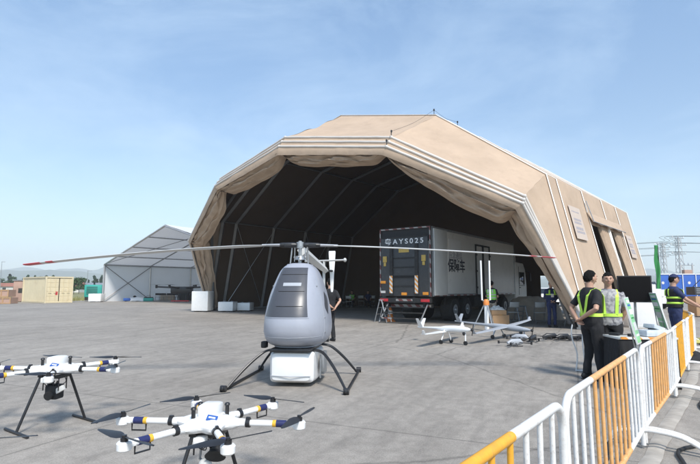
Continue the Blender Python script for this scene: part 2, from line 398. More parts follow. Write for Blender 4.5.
# front valance band under the first hoop
P = rib_pts(*RIBS[0]); Q = [p+inward(p)*.26+V((0,-.04,-.16*(1 if 0 < k < 6 else 0))) for k, p in enumerate(P)]
for sgm in range(6):
    def fn(u, v, sgm=sgm):
        p = P[sgm].lerp(P[sgm+1], u).lerp(Q[sgm].lerp(Q[sgm+1], u), v)
        return p+V((0,-.03*sin(pi*v),0))+V((0,.02*fb(p,1.5),.02*fb(p,2.2)*v))
    MB().grid(fn, 40, 5).build('valance', M['tan'], hang)
# gathered canvas hanging under the bundle, in swags between the knees
DEP = [(.95, .35), (.80, .30), (.58, .06), (.62, .10), (.85, .15), (.80, .25)]
for sgm in range(6):
    A = P[sgm]; B = P[sgm+1]; base, sag = DEP[sgm]
    side = sgm in (0, 5)
    def fn(u, v, A=A, B=B, base=base, sag=sag, side=side, sgm=sgm):
        p = A.lerp(B, u); d = inward(p)
        if side: dn = d*.75+V((0,.35,0))
        else: dn = (V((0,.25,-.8))+d*.3)
        foot = (u if sgm == 0 else 1-u) if side else 1
        knot = 1-.62*max(math.exp(-(u/.07)**2), math.exp(-((1-u)/.07)**2)) if not side else .35+.65*min(1, foot*1.3)
        dep = (base*knot+sag*(4*u*(1-u))**.8*(0 if side else 1) + (sag*foot if side else 0)*.7)
        # front face runs down then rolls back under and inside
        w = v*1.0
        if sgm == 1: dep *= .55+.75*u*0+.75*(1-u)*1.0
        dep *= 1+.035*sin(u*17+sgm)*(1-abs(2*u-1))
        roll = V((0, .9*max(0, w-.6)**1.3*2.2, 0))
        lift = d*0 + V((0,0,.35*max(0, w-.72)))
        fold = .095*sin(w*(17+5*fb(V((u*4,sgm,0)),1))+7*u*(1-u)*4+sgm*1.7+2.6*fb(V((u*5,w*2,sgm)),1.2))*(.3+.7*sin(pi*min(1, w*1.05)))
        fold += .05*sin(w*37+11*u+sgm+3*fb(V((u*9,w*3,sgm)),1))*sin(pi*w)+.05*math.exp(-min(u,1-u)*14)*sin(w*30)
        return p+d*.22+V((0,.05,0))+dn*dep*w+roll*.6+lift+V((0,-fold,fold*.25*(1-w**3)))+V((fb(p+V((0,w,0)),2)*.03,0,0))+(d*.09*sin(w*22+3*u+2*fb(V((u*4,w,sgm)),1))*sin(pi*min(1,w))*(1 if sgm in (0,4,5) else .3))
    MB().grid(fn, 60, 44).build('drape', M['tan_in'], hang)
# hinges and base rails
for x in (0, -S):
    mb = MB(); s_ = -1 if x == 0 else 1
    mb.box((x+s_*.12, -.15, .55), (.34, .5, 1.1), bev=.03); mb.tube((x+s_*.12, -.15, .95), (x-s_*.10, -.15, .95), .14, n=14)
    mb.build('hinge', M['steel'], hang)
    MB().box((x+s_*.1, 6.7, .07), (.22, 12.8, .12)).build('base_rail', M['alu'], hang, smooth=False)
# door surround, canopy over the side opening, gathered curtains
def wallx(z): return -v1*z/z1
hd = MB(); pts = [V((wallx(DOOR[2])+.10, y, DOOR[2]+.02)) for y in (DOOR[0]-.35, DOOR[0]-.1, 6.2, 7.9, DOOR[1]+.1)]
def fn(u, v):
    y = DOOR[0]-.3+(DOOR[1]-DOOR[0]+.5)*u
    z = DOOR[2]+.38-.46*v+.03*sin(u*23)*v; return V((wallx(z)+.05+.14*v+.03*fb(V((y,0,z)),2), y, z))
hd.grid(fn, 30, 6); hd.build('door_canopy', M['tan'], hang, solid=.01)
mb = MB(); mb.tube((wallx(5)+.05, DOOR[0]-.3, 5.35), (wallx(4.4)+.20, DOOR[0]-.25, 4.4), .022, n=6)
mb.tube((wallx(4.4)+.20, DOOR[0]-.3, 4.4), (wallx(4.4)+.20, DOOR[1]+.2, 4.4), .018, n=6); mb.build('canopy_pole', M['steel'], hang)
for y0, y1 in ((6.25, 7.45), (8.95, 10.0)):
    def fn(u, v, y0=y0, y1=y1):
        z = .1+4.3*v; y = y0+(y1-y0)*u+.04*sin(v*3)
        return V((wallx(z)-.10+.13*sin(u*26+.6*sin(v*4)), y, z))
    MB().grid(fn, 70, 24).build('curtain', M['tan_in'], hang)
MB().loft([(wallx(.05)-.02, 7.6, .05), (wallx(4.5)-.02, 7.6, 4.5)], [(.09,.09)]*2, 4).build('door_post', M['strip'], hang, smooth=False)
# rear end canvas with a rolled-up doorway low down
yE = US[-1]
def endfn(u, v):
    x = -S*u
    # roof height at x
    zt = 0
    for a, c in zip(PROF, PROF[1:]):
        if c.x <= x <= a.x and abs(a.x-c.x) > 1e-6: zt = a.z+(c.z-a.z)*(a.x-x)/(a.x-c.x)
    return V((x, yE+.5*sin(pi*v)*0+.05*fb(V((x,0,v*5)),.7), zt*v))
MB().grid(endfn, 96, 50, lambda u, v: 3.2 < S*u < 6.4 and v*8 < 1.9).build('end_wall', M['shade_brown'], hang)  # rear canvas in the same brown, darkened for interior shade
# rigging lines on top of the bundle
mb = MB(); k2 = PROF[2]
tops = [V((-v2-.1, 0, z2+.28)), topr[2]+V((0,0,.25)), rib_pts(*RIBS[0])[2]+V((0,0,.25))]
t2 = V((-v2-.1, 2.2, z2+.28))
for p in tops+[t2]:
    mb = MB(); mb.tube(p-V((0,0,.27)), p, .016, n=6); mb.box(p, (.05,.05,.09)); mb.build('rigging_post', M['dark'], hang)
for a, b in ((tops[0], tops[1]), (tops[1], tops[2]), (tops[0], t2)): MB().pipe([a, (a+b)/2-V((0,0,.12)), b], .006, 5, 4).build('rigging_line', M['dark'], hang)
lp = rib_pts(*RIBS[0])[4]
for k in range(3):
    mb = MB(); p = lp.lerp(rib_pts(*RIBS[0])[5], .05+.05*k)+V((0,.1,.22)); mb.tube(p-V((0,0,.2)), p, .02, n=5); mb.box(p, (.05,.05,.1)); mb.build('rigging_post', M['dark'], hang)
# printed notice panels on the side wall
def wall_panel(y0, y1, za, zb, name='wall_notice'):
    o = MB(); off = .022
    sgn = lambda z, y: V((wallx(z)+off, y, z))
    o.face([sgn(za, y0), sgn(za, y1), sgn(zb, y1), sgn(zb, y0)])
    f = o.build(name, M['notice'], hang, smooth=False, solid=.004)
    mm_ = MB(); rnd = random.Random(int(y0*10))
    for (fr, hh, m_) in ((.84, .10, 0), (.60, .16, 1), (.50, .16, 1), (.33, .2, 1), (.22, .16, 1)):
        z = za+(zb-za)*fr; y = y0+(y1-y0)*.18
        while y < y1-(y1-y0)*.2:
            w = rnd.uniform(.06, .12); 
            mm_.box((wallx(z)+off+.004, y+w/2, z), (.003, w, (hh if m_ else hh*.8)*.6), rot=Matrix.Rotation(-atan2(v1, z1), 3, 'Y'))
            y += w+.04
    mm_.build('lettering', M['txtsoft'], f, smooth=False)
wall_panel(1.75, 3.25, 3.45, 4.85); wall_panel(11.0, 12.3, 3.1, 4.35)
# ------------------------------------------------------------------ white frame tent on the left
W2, E2, A2, L2 = 12.7, 4.1, 7.4, 22.0
b2 = gp(102, 301.6)
wt = thing('frame_tent', 'white gable frame tent with open end and grey trusses left of the tan tent', 'tent', b2, -TH)
def w2(x, y, z): return V((x, y, z))
bay = 5.3
for x0, x1, z0, z1_, nm in ((0, 0, 0, E2, 'side_wall'), (2*W2, 2*W2, 0, E2, 'side_wall'), (0, W2, E2, A2, 'roof_panel'), (W2, 2*W2, A2, E2, 'roof_panel')):
    def fn(u, v, x0=x0, x1=x1, z0=z0, z1_=z1_):
        p = V((x0+(x1-x0)*u, v*bay*4, z0+(z1_-z0)*u)); return p+V((0,0,-.05*abs(sin(pi*4*v))))+V((.03*fb(p,.8),0,.03*fb(p,.9)))
    MB().grid(fn, 24, 64).build(nm, M['wtent'], wt)
MB().grid(lambda u, v: V((2*W2*u, 4*bay, v*(E2+(A2-E2)*(1-abs(2*u-1))))), 30, 10).build('end_wall', M['wtent'], wt)
for i in range(5):
    mb = MB(); y = i*bay
    for a, c in (((.15,y,0),(.15,y,E2-.1)), ((.15,y,E2-.1),(W2,y,A2-.15)), ((W2,y,A2-.15),(2*W2-.15,y,E2-.1)), ((2*W2-.15,y,E2-.1),(2*W2-.15,y,0))):
        mb.loft([a, c], [(.11,.07)]*2, 4, ref=V((0,1,0)))
    mb.build('frame', M['alu'], wt, smooth=False)
for k in range(1, 4):
    for sx in (0, 1):
        x = W2*k/4 if not sx else 2*W2-W2*k/4; z = E2+(A2-E2)*k/4-.15
        MB().tube((x, 0, z), (x, 4*bay, z), .06, n=5).build('purlin', M['steel'], wt)
MB().tube((.15, 0, E2-.12), (.15, 4*bay, E2-.12), .08, n=5).build('purlin', M['steel'], wt)
for p_, q_, r_ in (((.2,0,.1), (.2,bay,E2-.2), .045), ((.27,bay,.1), (.27,0,E2-.2), .045), ((.3,0,E2), (W2,bay,A2-.2), .03)): MB().tube(p_, q_, r_, n=5).build('brace', M['fr'], wt)
# ------------------------------------------------------------------ containers, generator, crates far left
def cont(label, c, ang, L, W, H, m, name='shipping_container'):
    t = thing(name, label, 'container', c, ang)
    # local: door end at x=0 (facing -x), length +x?  use y as length, door end at y=0 facing -y
    mb = MB(); 
    def corr(p0, p1, n):
        pts = []
        p0, p1 = V(p0), V(p1); d = (p1-p0); ln = d.length; d.normalize(); nrm = V((d.y, -d.x, 0)); k = int(ln/.07)
        for i in range(k+1):
            ph = i % 4; off = .0 if ph in (0, 1) else -.035
            pts.append(p0+d*ln*i/k+nrm*off)
        return pts
    for a, c_ in (((W/2, .06, 0), (W/2, L-.06, 0)), ((-W/2, L-.06, 0), (-W/2, .06, 0)), ((W/2, L, 0), (-W/2, L, 0))):
        P = corr(a, c_, 0); mb.rings([[p+V((0,0,.14)) for p in P], [p+V((0,0,H-.1)) for p in P]], cap=False, closed=False)
    mb.box((0, L/2, H-.06), (W-.04, L-.04, .05)); mb.box((0, L/2, .12), (W-.04, L-.04, .08)); mb.build('side_panel', m, t, smooth=False)
    mb = MB()
    for x in (-W/2, W/2):
        for y in (.06, L-.06): mb.box((x, y, H/2), (.14, .14, H), bev=.01)
        for z in (.08, H-.06): mb.box((x, L/2, z), (.10, L-.1, .13))
    for y in (.05, L-.05):
        for z in (.08, H-.06): mb.box((0, y, z), (W-.1, .10, .13))
    mb.build('frame', m, t, smooth=False)
    for s_ in (-1, 1):
        d = MB(); 
        for k in range(5): d.box((s_*W/4, .07-.0, .2+(H-.4)*(k+.5)/5), (W/2-.1, .03, (H-.4)/5-.07), bev=.01)
        d.box((s_*W/4, .09, H/2), (W/2-.08, .04, H-.3)); door = d.build('door', m, t, smooth=False)
        r = MB()
        for q in (.28, .72): r.tube((s_*(.06+(W/2-.12)*q), .02, .18), (s_*(.06+(W/2-.12)*q), .02, H-.16), .022, n=6); r.box((s_*(.06+(W/2-.12)*q), .01, 1.0), (.24, .03, .04))
        r.build('locking_bar', m, door)
    return t
p = gp(45, 303.2); q = gp(69, 303)
ang = atan2(q.y-p.y, q.x-p.x)
t = cont('pale beige steel shipping container with its door end facing the apron', (p+q)/2, 0, 6.06, 2.44, 2.59, M['beige'])
t.rotation_euler[2] = radians(51); t.location = p+V((1.22*cos(radians(51)), 1.22*sin(radians(51)), 0))
for o in t.children:
    if o.name.startswith('door'):
        MB().box((-.25, .045, .95), (.24, .006, .32)).build('warning_plate', M['red'], o, smooth=False); break
# stacked pink-brown panels/crates at left edge
c0 = gp(4, 304)
for k, (px, z, w, h) in enumerate(((-14, 0, 2.2, .6), (-1, 0, 1.4, .6), (-14, .62, 2.1, .7), (-3, .62, 1.3, .7))):
    c = gp(px, 304); t = thing('wooden_crate', 'reddish brown slatted crate, one of the stack at the left edge beyond the apron', 'crate', (c.x, c.y+1, z), .15, 'crates stacked at the left edge')
    MB().box((0,0,h/2), (w-.06,1.4,h-.04)).build('box', M['pinkb'], t, smooth=False)
    mb = MB()
    for sx in (-1, 0, 1): mb.box((sx*(w/2-.06), -.72, h/2), (.1,.04,h))
    mb.box((0,-.73,h-.06),(w,.04,.1)); mb.box((0,-.73,.06),(w,.04,.1)); mb.build('batten', M['card'], t, smooth=False)
c = gp(6, 302.5); t = thing('site_cabin', 'small pinkish cabin with grey roof edge right of the crates', 'cabin', (c.x, c.y+3, 0), .2)
MB().box((0,0,1.15),(1.5,2.4,2.2), bev=.03).build('wall', M['pinkb'], t); MB().box((0,0,2.3),(1.7,2.6,.1)).build('roof', M['steel'], t, smooth=False)
MB().box((0,-1.21,1.2),(.5,.03,.5)).build('window', M['glassd'], t, smooth=False)
c = gp(89, 301.5)
t = thing('generator_set', 'teal green generator enclosure with black base behind the white crate', 'generator', (c.x, c.y+1.5, 0), .25)
MB().box((0,0,1.15),(1.75,3.2,1.35), bev=.05).build('enclosure', M['teal'], t)
mb = MB()
for k in range(7): mb.box((-.1,-1.605,.8+.13*k),(1.1,.03,.05))
mb.build('louvre', M['chassis'], t, smooth=False)
MB().box((0,0,.3),(1.6,3.1,.36)).build('base', M['chassis'], t, smooth=False); MB().tube((-.3,.2,1.8),(-.3,.2,2.15),.09).build('exhaust', M['chassis'], t)
MB().box((.62,-1.61,1.2),(.32,.03,.6)).build('door', M['teal'], t, smooth=False)
def white_box(label, c, rz, w, d, h, name='ballast_block', m=None, group=None, cat='block'):
    t = thing(name, label, cat, c, rz, group)
    MB().box((0,0,h/2+.04), (w,d,h-.04), bev=.04).build('block', m or M['white'], t)
    mb = MB()
    for sx in (-1,1): mb.box((sx*w*.3,0,.03),(.12,d*.9,.06))
    mb.build('skid', M['chassis'], t, smooth=False)
    mb = MB()
    for sx in (-1,1): mb.pipe([(sx*w*.25-.06,0,h),(sx*w*.25-.06,0,h+.05),(sx*w*.25+.06,0,h+.05),(sx*w*.25+.06,0,h)],.012,6)
    mb.build('lifting_eye', M['steel'], t)
    return t
c = gp(96.5, 302); white_box('white square crate in front of the teal generator', c, .1, 1.25, 1.2, .85, 'white_crate', cat='crate')
c = gp(200, 312); white_box('tall white ballast block left of the tan tent foot', (c.x,c.y+.5,0), -.1, 1.05, 1.0, 1.25)
c = gp(224.5, 312); white_box('wide low white ballast block inside the left foot of the tan tent', (c.x+.1,c.y+.4,0), -.1, .95, .9, .6)
c = gp(241, 311.5); white_box('narrower low white ballast block right of the first low one', (c.x+.2,c.y+.4,0), -.1, .82, .9, .52)
# low things lying on the floor of the frame tent
fl = gp(116, 301.5); t = thing('folded_cover', 'white and blue folded plastic cover lying on the floor by the braced wall', 'cover', (fl.x+1.9, fl.y+.8, 0), .25)
MB().grid(lambda u, v: V((-1.2+2.4*u, -.6+1.2*v, .03+.42*sin(pi*u)**.5*sin(pi*v)**.5+.08*fb(V((u*6,v*6,0)),1))), 24, 14).build('sheet', M['white'], t, solid=.02)
MB().box((-.9,-.55,.22),(.7,.3,.3),bev=.06).build('strap_roll', M['bluep'], t)
c = gp(130, 301.5); t = thing('equipment_bag', 'yellow and black bag on the floor in the frame tent', 'bag', (c.x+.5, c.y+.8, 0))
MB().loft([(-.4,0,.18),(.4,0,.2)],[(.16,.17)]*2,10).build('body', M['yel'], t); MB().ell((-.35,0,.42),(.2,.2,.22)).build('flap', M['black_cloth'], t)
c = gp(141, 301.5); t = thing('tool_crate', 'dark green and black tool crate beside the yellow bag in the frame tent', 'crate', (c.x+.5, c.y+.8, 0), .2)
MB().box((0,0,.2),(1.0,.6,.34),bev=.03).build('case', M['teal'], t); MB().box((0,0,.42),(.9,.55,.1),bev=.03).build('lid', M['blk'], t); MB().pipe([(-.2,0,.45),(-.2,0,.6),(.2,0,.6),(.2,0,.45)],.02).build('handle', M['blk'], t)

# ------------------------------------------------------------------ folding chairs
def make_chair(label, m):
    t = thing('folding_chair', label, 'chair', (0,0,0), 0)
    MB().box((0,0,.45),(.42,.40,.03),bev=.01).build('seat', m, t)
    MB().grid(lambda u, v: V((-.21+.42*u, .20+.05*v+.03*sin(pi*u), .66+.22*v)), 8, 4).build('backrest', m, t, solid=.02)
    for s_ in (-1, 1):
        MB().tube((s_*.22,.24,.9),(s_*.22,-.24,0),.013,n=6).build('leg', M['steel'], t)
        MB().tube((s_*.19,-.16,.46),(s_*.19,.26,0),.013,n=6).build('leg', M['steel'], t)
    mb = MB(); mb.tube((-.22,-.20,.1),(.22,-.20,.1),.01,n=5); mb.tube((-.19,.2,.1),(.19,.2,.1),.01,n=5); mb.build('stretcher', M['steel'], t)
    return t
ch = make_chair('white folding chair, nearer the box stack, in front of the truck wheels', M['lgrey'])
a = gp(513, 323); ch.location = a; ch.rotation_euler[2] = radians(185)
ch['group'] = 'white folding chairs by the truck'
a = gp(540, 323.5); copy_tree(ch, a, radians(172), 'white folding chair beside the tarpaulin heap, right of its twin')
a = gp(527, 317); copy_tree(ch, a, radians(190), 'white folding chair standing half hidden behind the two by the truck')
ch0 = copy_tree(ch, gp(349, 307.5), radians(170), 'pale folding chair in the row standing in the dark left of the truck')
ch0['group'] = 'chairs in the dark row left of the truck'
for px, r in ((338, 160), (361, 175), (372, 185), (383, 190)):
    copy_tree(ch0, gp(px, 307+random.uniform(-.3,.3)), radians(r), 'pale folding chair in the row standing in the dark left of the truck')
chd = make_chair('dark folding chair in the row inside the white frame tent', M['blk']); chd['group'] = 'chairs in the frame tent'; chd.location = gp(150, 301.2)+V((.5,.8,0)); chd.rotation_euler[2] = radians(200)
for px, r in ((154, 185), (158, 170), (162, 190), (166, 180), (170, 175)):
    copy_tree(chd, gp(px, 301.2)+V((.5,.8,0)), radians(r), 'dark folding chair in the row inside the white frame tent')
for px, w, h, m_, lb in ((173,1.2,.9,'blk','black equipment case under the black multirotor, left one'),(186,1.4,.8,'chassis','black equipment case under the black multirotor, right one'),(156,1.5,.75,'tarp','brown equipment case behind the dark chairs in the frame tent')):
    c = gp(px, 301.2)+V((.5,2.2,0)); t = thing('equipment_case', lb, 'case', c, .1)
    MB().box((0,0,h/2),(w,.8,h-.04),bev=.03).build('shell', M[m_], t); MB().box((0,0,h+.0),(w*.95,.75,.05),bev=.01).build('lid', M['blk'], t)
# ------------------------------------------------------------------ drones
def blade_mb(mb, c, ang, r, w, z=0, droop=0, tw=.18):
    c = V(c); d = V((cos(ang), sin(ang), 0)); n = V((-sin(ang), cos(ang), 0))
    R = []
    for t, ww in ((.06,.35),(.16,.75),(.32,1.0),(.6,.85),(.85,.6),(.97,.4),(1.0,.15)):
        k = tw*(1.1-t); p = c+d*r*t+V((0,0,z+droop*t*t)); h = w*ww/2
        R.append([p+n*h+V((0,0,-k*h)), p+V((0,0,.004)), p-n*h+V((0,0,k*h)), p-V((0,0,.003))])
    mb.rings(R)
def make_drone(label, loc, rot, props, cat='drone', gimbal=1):
    t = thing('hexacopter_drone', label, cat, loc, rot, 'white hexacopters in the foreground')
    H = .56
    # body: lens shaped shell with box battery on top
    mb = MB(); rr = []
    for z, r in ((-.042,.12),(-.036,.165),(-.012,.195),(.008,.195),(.028,.165),(.045,.12),(.05,.05)):
        rr.append([V((r*(1+.17*cos(6*a))*cos(a), r*(1+.17*cos(6*a))*sin(a), H+z)) for a in [2*pi*k/48 for k in range(48)]])
    mb.rings(rr); mb.build('shell', M['wplas'], t)
    MB().box((0,.02,H+.080),(.135,.17,.085),bev=.028).build('battery_hump', M['wplas'], t)
    o = MB().box((.055,-.105,H+.052),(.07,.045,.006),rot=Matrix.Rotation(.55,3,'X')@Matrix.Rotation(.2,3,'Y')).build('badge', M['blue'], t, smooth=False)
    MB().box((.055,-.106,H+.0555),(.045,.012,.003),rot=Matrix.Rotation(.55,3,'X')@Matrix.Rotation(.2,3,'Y')).build('badge_mark', M['wtxt'], o, smooth=False)
    text_part('DRONE'[:0] or '▬', 'badge_mark', .022, Matrix.Translation((0,-.1175,H+.088)) @ Matrix.Rotation(pi/2-.25,4,'X'), M['wtxt'], o, .0005) if False else None
    for a in (.6, 2.5, 4.0):
        mb = MB(); mb.tube((.12*cos(a),.12*sin(a),H+.03),(.12*cos(a),.12*sin(a),H+.10),.014,n=10); mb.ell((.12*cos(a),.12*sin(a),H+.105),(.02,.02,.014),10,6); mb.build('antenna', M['dark'], t)
    for k in range(6):
        a = radians(60*k); d = V((cos(a), sin(a), 0)); n = V((-sin(a), cos(a), 0))
        mb = MB(); mb.tube(d*.17+V((0,0,H)), d*.58+V((0,0,H)), .021, n=12); mb.loft([d*.15+V((0,0,H)), d*.255+V((0,0,H))], [.034,.026], 14); arm = mb.build('arm', M['wplas'], t)
        mb = MB(); mb.tube(d*.255+V((0,0,H)), d*.285+V((0,0,H)), .030, n=14); mb.box(d*.27+V((0,0,H+.028)), (.03,.022,.022), rot=RZ(a), bev=.004); mb.build('arm_clamp', M['dark'], arm)
        MB().tube(d*.44+V((0,0,H)), d*.465+V((0,0,H)), .0235, n=12).build('gold_ring', M['goldband'], arm)
        MB().tube(d*.465+V((0,0,H)), d*.535+V((0,0,H)), .024, n=12).build('blue_band', M['navyband'], arm)
        mb = MB(); mb.loft([d*.62+V((0,0,H-.035)), d*.62+V((0,0,H-.025)), d*.62+V((0,0,H+.012)), d*.62+V((0,0,H+.022))], [.030,.042,.044,.036], 18)
        mb.box(d*.575+V((0,0,H)), (.05,.04,.035), rot=RZ(a), bev=.008); mot = mb.build('motor_pod', M['wplas'], arm)
        mb = MB(); mb.tube(d*.62+V((0,0,H+.022)), d*.62+V((0,0,H+.043)), .022, n=14); mb.build('motor', M['dark'], arm)
        mb = MB(); c = d*.62+V((0,0,H+.046)); pa = props[k]
        blade_mb(mb, c, pa, .285, .064, tw=.42); blade_mb(mb, c, pa+pi, .285, .064, tw=.42); mb.tube(c-V((0,0,.006)), c+V((0,0,.012)), .014, n=10)
        mb.build('propeller', M['dark'], arm)
        if k in (1, 4, 3):
            mb = MB(); q = d*.50+V((0,0,H-.035)); mb.pipe([q+d*.05+V((0,0,.02)), q+d*.05-V((0,0,.03)), q-d*.05-V((0,0,.03)), q-d*.05+V((0,0,.02))], .006, 6); mb.build('led_bracket', M['dark'], arm)
    # landing gear
    ga = radians(-30); gd = V((cos(ga), sin(ga), 0)); gn = V((-sin(ga), cos(ga), 0))
    for s_ in (-1, 1):
        mb = MB(); top = gn*s_*.13+V((0,0,H-.04)); foot = gn*s_*.32+V((0,0,.016))
        mb.tube(top, foot, .013, n=10); mb.box(top, (.05,.05,.05), bev=.008); lg = mb.build('landing_leg', M['dark'], t)
        MB().tube(foot-gd*.24, foot+gd*.24, .014, n=10).build('skid_bar', M['dark'], lg)
    # under-slung equipment
    for k in range(5):
        a = 1.1*k+.3; MB().pipe([(.07*cos(a),.07*sin(a),H-.05),(.10*cos(a+.4),.09*sin(a+.4),H-.13),(.03*cos(a+1),.05*sin(a+1),H-.17),(.02*cos(a),.03*sin(a),H-.12)], .004, 5, 4).build('wire', M['dark'], t)
    mb = MB(); mb.box((0,0,H-.065),(.20,.16,.04),bev=.01)
    for x, y in ((-.08,-.06),(.08,-.06),(-.08,.06),(.08,.06)): mb.tube((x,y,H-.06),(x,y,H-.20),.006,n=6)
    mb.build('payload_rail', M['dark'], t)
    MB().box((-.02,-.10,H-.09),(.085,.07,.055),bev=.015).build('receiver_box', M['wplas'], t)
    if gimbal == 1:
        mb = MB(); mb.box((0,0,H-.22),(.13,.12,.14),bev=.02); mb.tube((0,-.05,H-.24),(0,-.10,H-.25),.04,n=16); mb.box((-.06,.02,H-.17),(.03,.06,.10)); g = mb.build('camera', M['blk'], t)
        MB().box((.085,-.04,H-.19),(.09,.035,.05),rot=Matrix.Rotation(-.5,3,'Y'),bev=.006).build('sensor_box', M['lgrey'], g)
    else:
        mb = MB(); mb.tube((0,0,H-.08),(0,0,H-.15),.022); mb.pipe([(-.05,0,H-.15),(-.06,0,H-.24),(0,0,H-.28)],.01,6); g = mb.build('gimbal', M['steel'], t)
        mb = MB(); mb.loft([(.06,-.02,H-.10),(.07,-.05,H-.17),(.075,-.08,H-.2)],[.03,.045,.07],16); mb.build('loudhailer', M['blk'], g)
        MB().ell((-.01,-.03,H-.27),(.045,.045,.045)).build('camera_ball', M['lgrey'], g)
    return t
def prop_ang(px, rot):
    out = []
    for (x0, y0, x1, y1) in px:
        a = gp(x0, y0, .6); b = gp(x1, y1, .6); out.append(atan2(b.y-a.y, b.x-a.x)-rot)
    return out
rB = radians(-5)
# arms k=0..5 at -5,55,115,175,235,295 degrees: right-low, right-up, back, left-up, left-low, front
B = make_drone('white six-arm drone nearest the camera, low centre, with its legs cut off by the frame', (-.96, 3.54, 0), rB,
    prop_ang([(277,424,311,403),(244,392,304,399),(159,399,228,390),(95,417,148,400),(95,422,147,437),(205,440,272,427)], rB), gimbal=2)
A = make_drone('white six-arm drone at the left, standing whole on black legs with a black camera below', (-3.17, 5.52, 0), rB,
    prop_ang([(105,372,130,361),(95,356,143,356),(34,353,85,356),(-14,364,8,357),(-24,372,5,380),(30,378,90,377)], rB))
A.scale = (1.08,)*3; B.scale = (1.0,)*3
Cc = make_drone('white six-arm drone mostly outside the bottom left corner, one dark propeller tip in view', (-2.47, 2.48, 0), rB,
    [radians(a) for a in (-35,20,60,100,130,170)])
# ------------------------------------------------------------------ unmanned helicopter
hd_ = V((-.11, -1, 0)).normalized(); hrot = atan2(-hd_.x, hd_.y)
heli = thing('drone_helicopter', 'pale grey unmanned helicopter with mesh window and a long two-blade rotor', 'helicopter', (-.82, 8.2, 0), hrot)
SEC = [(.555,.16,.22,.30),(.575,.36,.55,.52),(.62,.435,.68,.64),(.70,.485,.77,.72),(.80,.502,.82,.76),(.92,.502,.83,.78),(1.05,.488,.80,.78),(1.2,.462,.745,.76),(1.35,.43,.665,.72),(1.5,.388,.56,.66),(1.64,.342,.45,.58),(1.74,.30,.365,.50),(1.81,.245,.29,.40),(1.85,.20,.23,.33),(1.87,.12,.14,.2)]
def sec(z):
    for a, b in zip(SEC, SEC[1:]):
        if a[0] <= z <= b[0]:
            t = (z-a[0])/(b[0]-a[0]); return [a[i]+(b[i]-a[i])*t for i in range(4)]
    return SEC[-1]
N_ = 2.6
mb = MB(); rr = []
zs = []
for a, b in zip(SEC, SEC[1:]):
    for k in range(3): zs.append(a[0]+(b[0]-a[0])*k/3)
zs.append(SEC[-1][0])
def smsec(z):       # smooth the section table
    acc = [0]*4; ws = 0
    for k in (-2,-1,0,1,2):
        s_ = sec(min(max(z+k*.02, SEC[0][0]), SEC[-1][0])); w = 3-abs(k); ws += w
        acc = [acc[i]+s_[i]*w for i in range(4)]
    return [x/ws for x in acc]
for z in zs:
    _, hw, f, b = smsec(z) if SEC[0][0]+.03 < z < SEC[-1][0]-.02 else sec(z); ring = []
    for k in range(64):
        a = 2*pi*k/64; ca, sa = cos(a), sin(a); e = 2/N_
        ring.append(V((hw*math.copysign(abs(ca)**e, ca), (f if sa > 0 else b)*math.copysign(abs(sa)**e, sa), z)))
    rr.append(ring)
mb.rings(rr); mb.build('cabin', M['heli'], heli, ang=60)
def surf(x, z, off=.0):
    _, hw, f, b = smsec(z); xx = min(.999, abs(x)/hw); return V((x, f*(1-xx**N_)**(1/N_)+off, z))
def surfs(y, z, side, off=0):
    _, hw, f, b = smsec(z); L = f if y > 0 else b; yy = min(.999, abs(y)/L); return V((side*(hw*(1-yy**N_)**(1/N_)+off), y, z))
def wf(u, v, grow=0):
    z = 1.045-grow+(.745+2*grow)*v; hw = (.335+(.205-.335)*v)+grow; x = -hw+2*hw*u
    x += .055-.040*v
    return x, z
MB().grid(lambda u, v: surf(*wf(u, v, .018), .006), 30, 30).build('window_frame', M['heli'], heli)
wn = MB().grid(lambda u, v: surf(*wf(u, v), .012), 30, 30).build('windscreen', M['wmesh'], heli)
mb = MB()
for z in (1.2, 1.42, 1.68):
    P = [surf(x, z, .016) for x in [(-.2+.4*k/10) for k in range(11)]]; mb.pipe(P, .004, 5)
mb.build('window_bar', M['chassis'], wn)
mb = MB(); mb.grid(lambda u, v: surf(-.14+.28*u, 1.50+.05*v, .020), 12, 3); mb.build('vent_slot', M['grey'], wn)
for s_ in (-1, 1):
    mb = MB()
    def dd(u, v, s_=s_):
        y = -.02+.26*u; zc = 1.24; hh = .03+.15*(1-abs(2*u-1)); z = zc+hh*(v-.5)*2-.1*(u-.5)
        return surfs(y, z, s_, .008)
    mb.grid(dd, 16, 12).build('side_window', M['wmesh'], heli)
for s_ in (-1, 1):
    MB().pipe([surfs(.40-.10*(z-.7), z, s_, .001) for z in [.70+.06*k for k in range(16)]], .0028, 5).build('panel_seam', M['grey'], heli)
    MB().pipe([surfs(-.30, z, s_, .001) for z in [.70+.06*k for k in range(16)]], .0028, 5).build('panel_seam', M['grey'], heli)
    for z in (.80, 1.02, 1.5): MB().box(surfs(.34, z, s_, .002), (.012,.05,.02), bev=.003).build('latch', M['steel'], heli)
MB().box((0,-.1,.545),(.62,1.5,.05),bev=.015).build('belly_plate', M['dark'], heli)
# panel line, screws, intake
mb = MB(); mb.pipe([surf(x, .74+.02*abs(x), .001) for x in [(-.44+.88*k/30) for k in range(31)]], .003, 5); mb.build('panel_seam', M['grey'], heli)
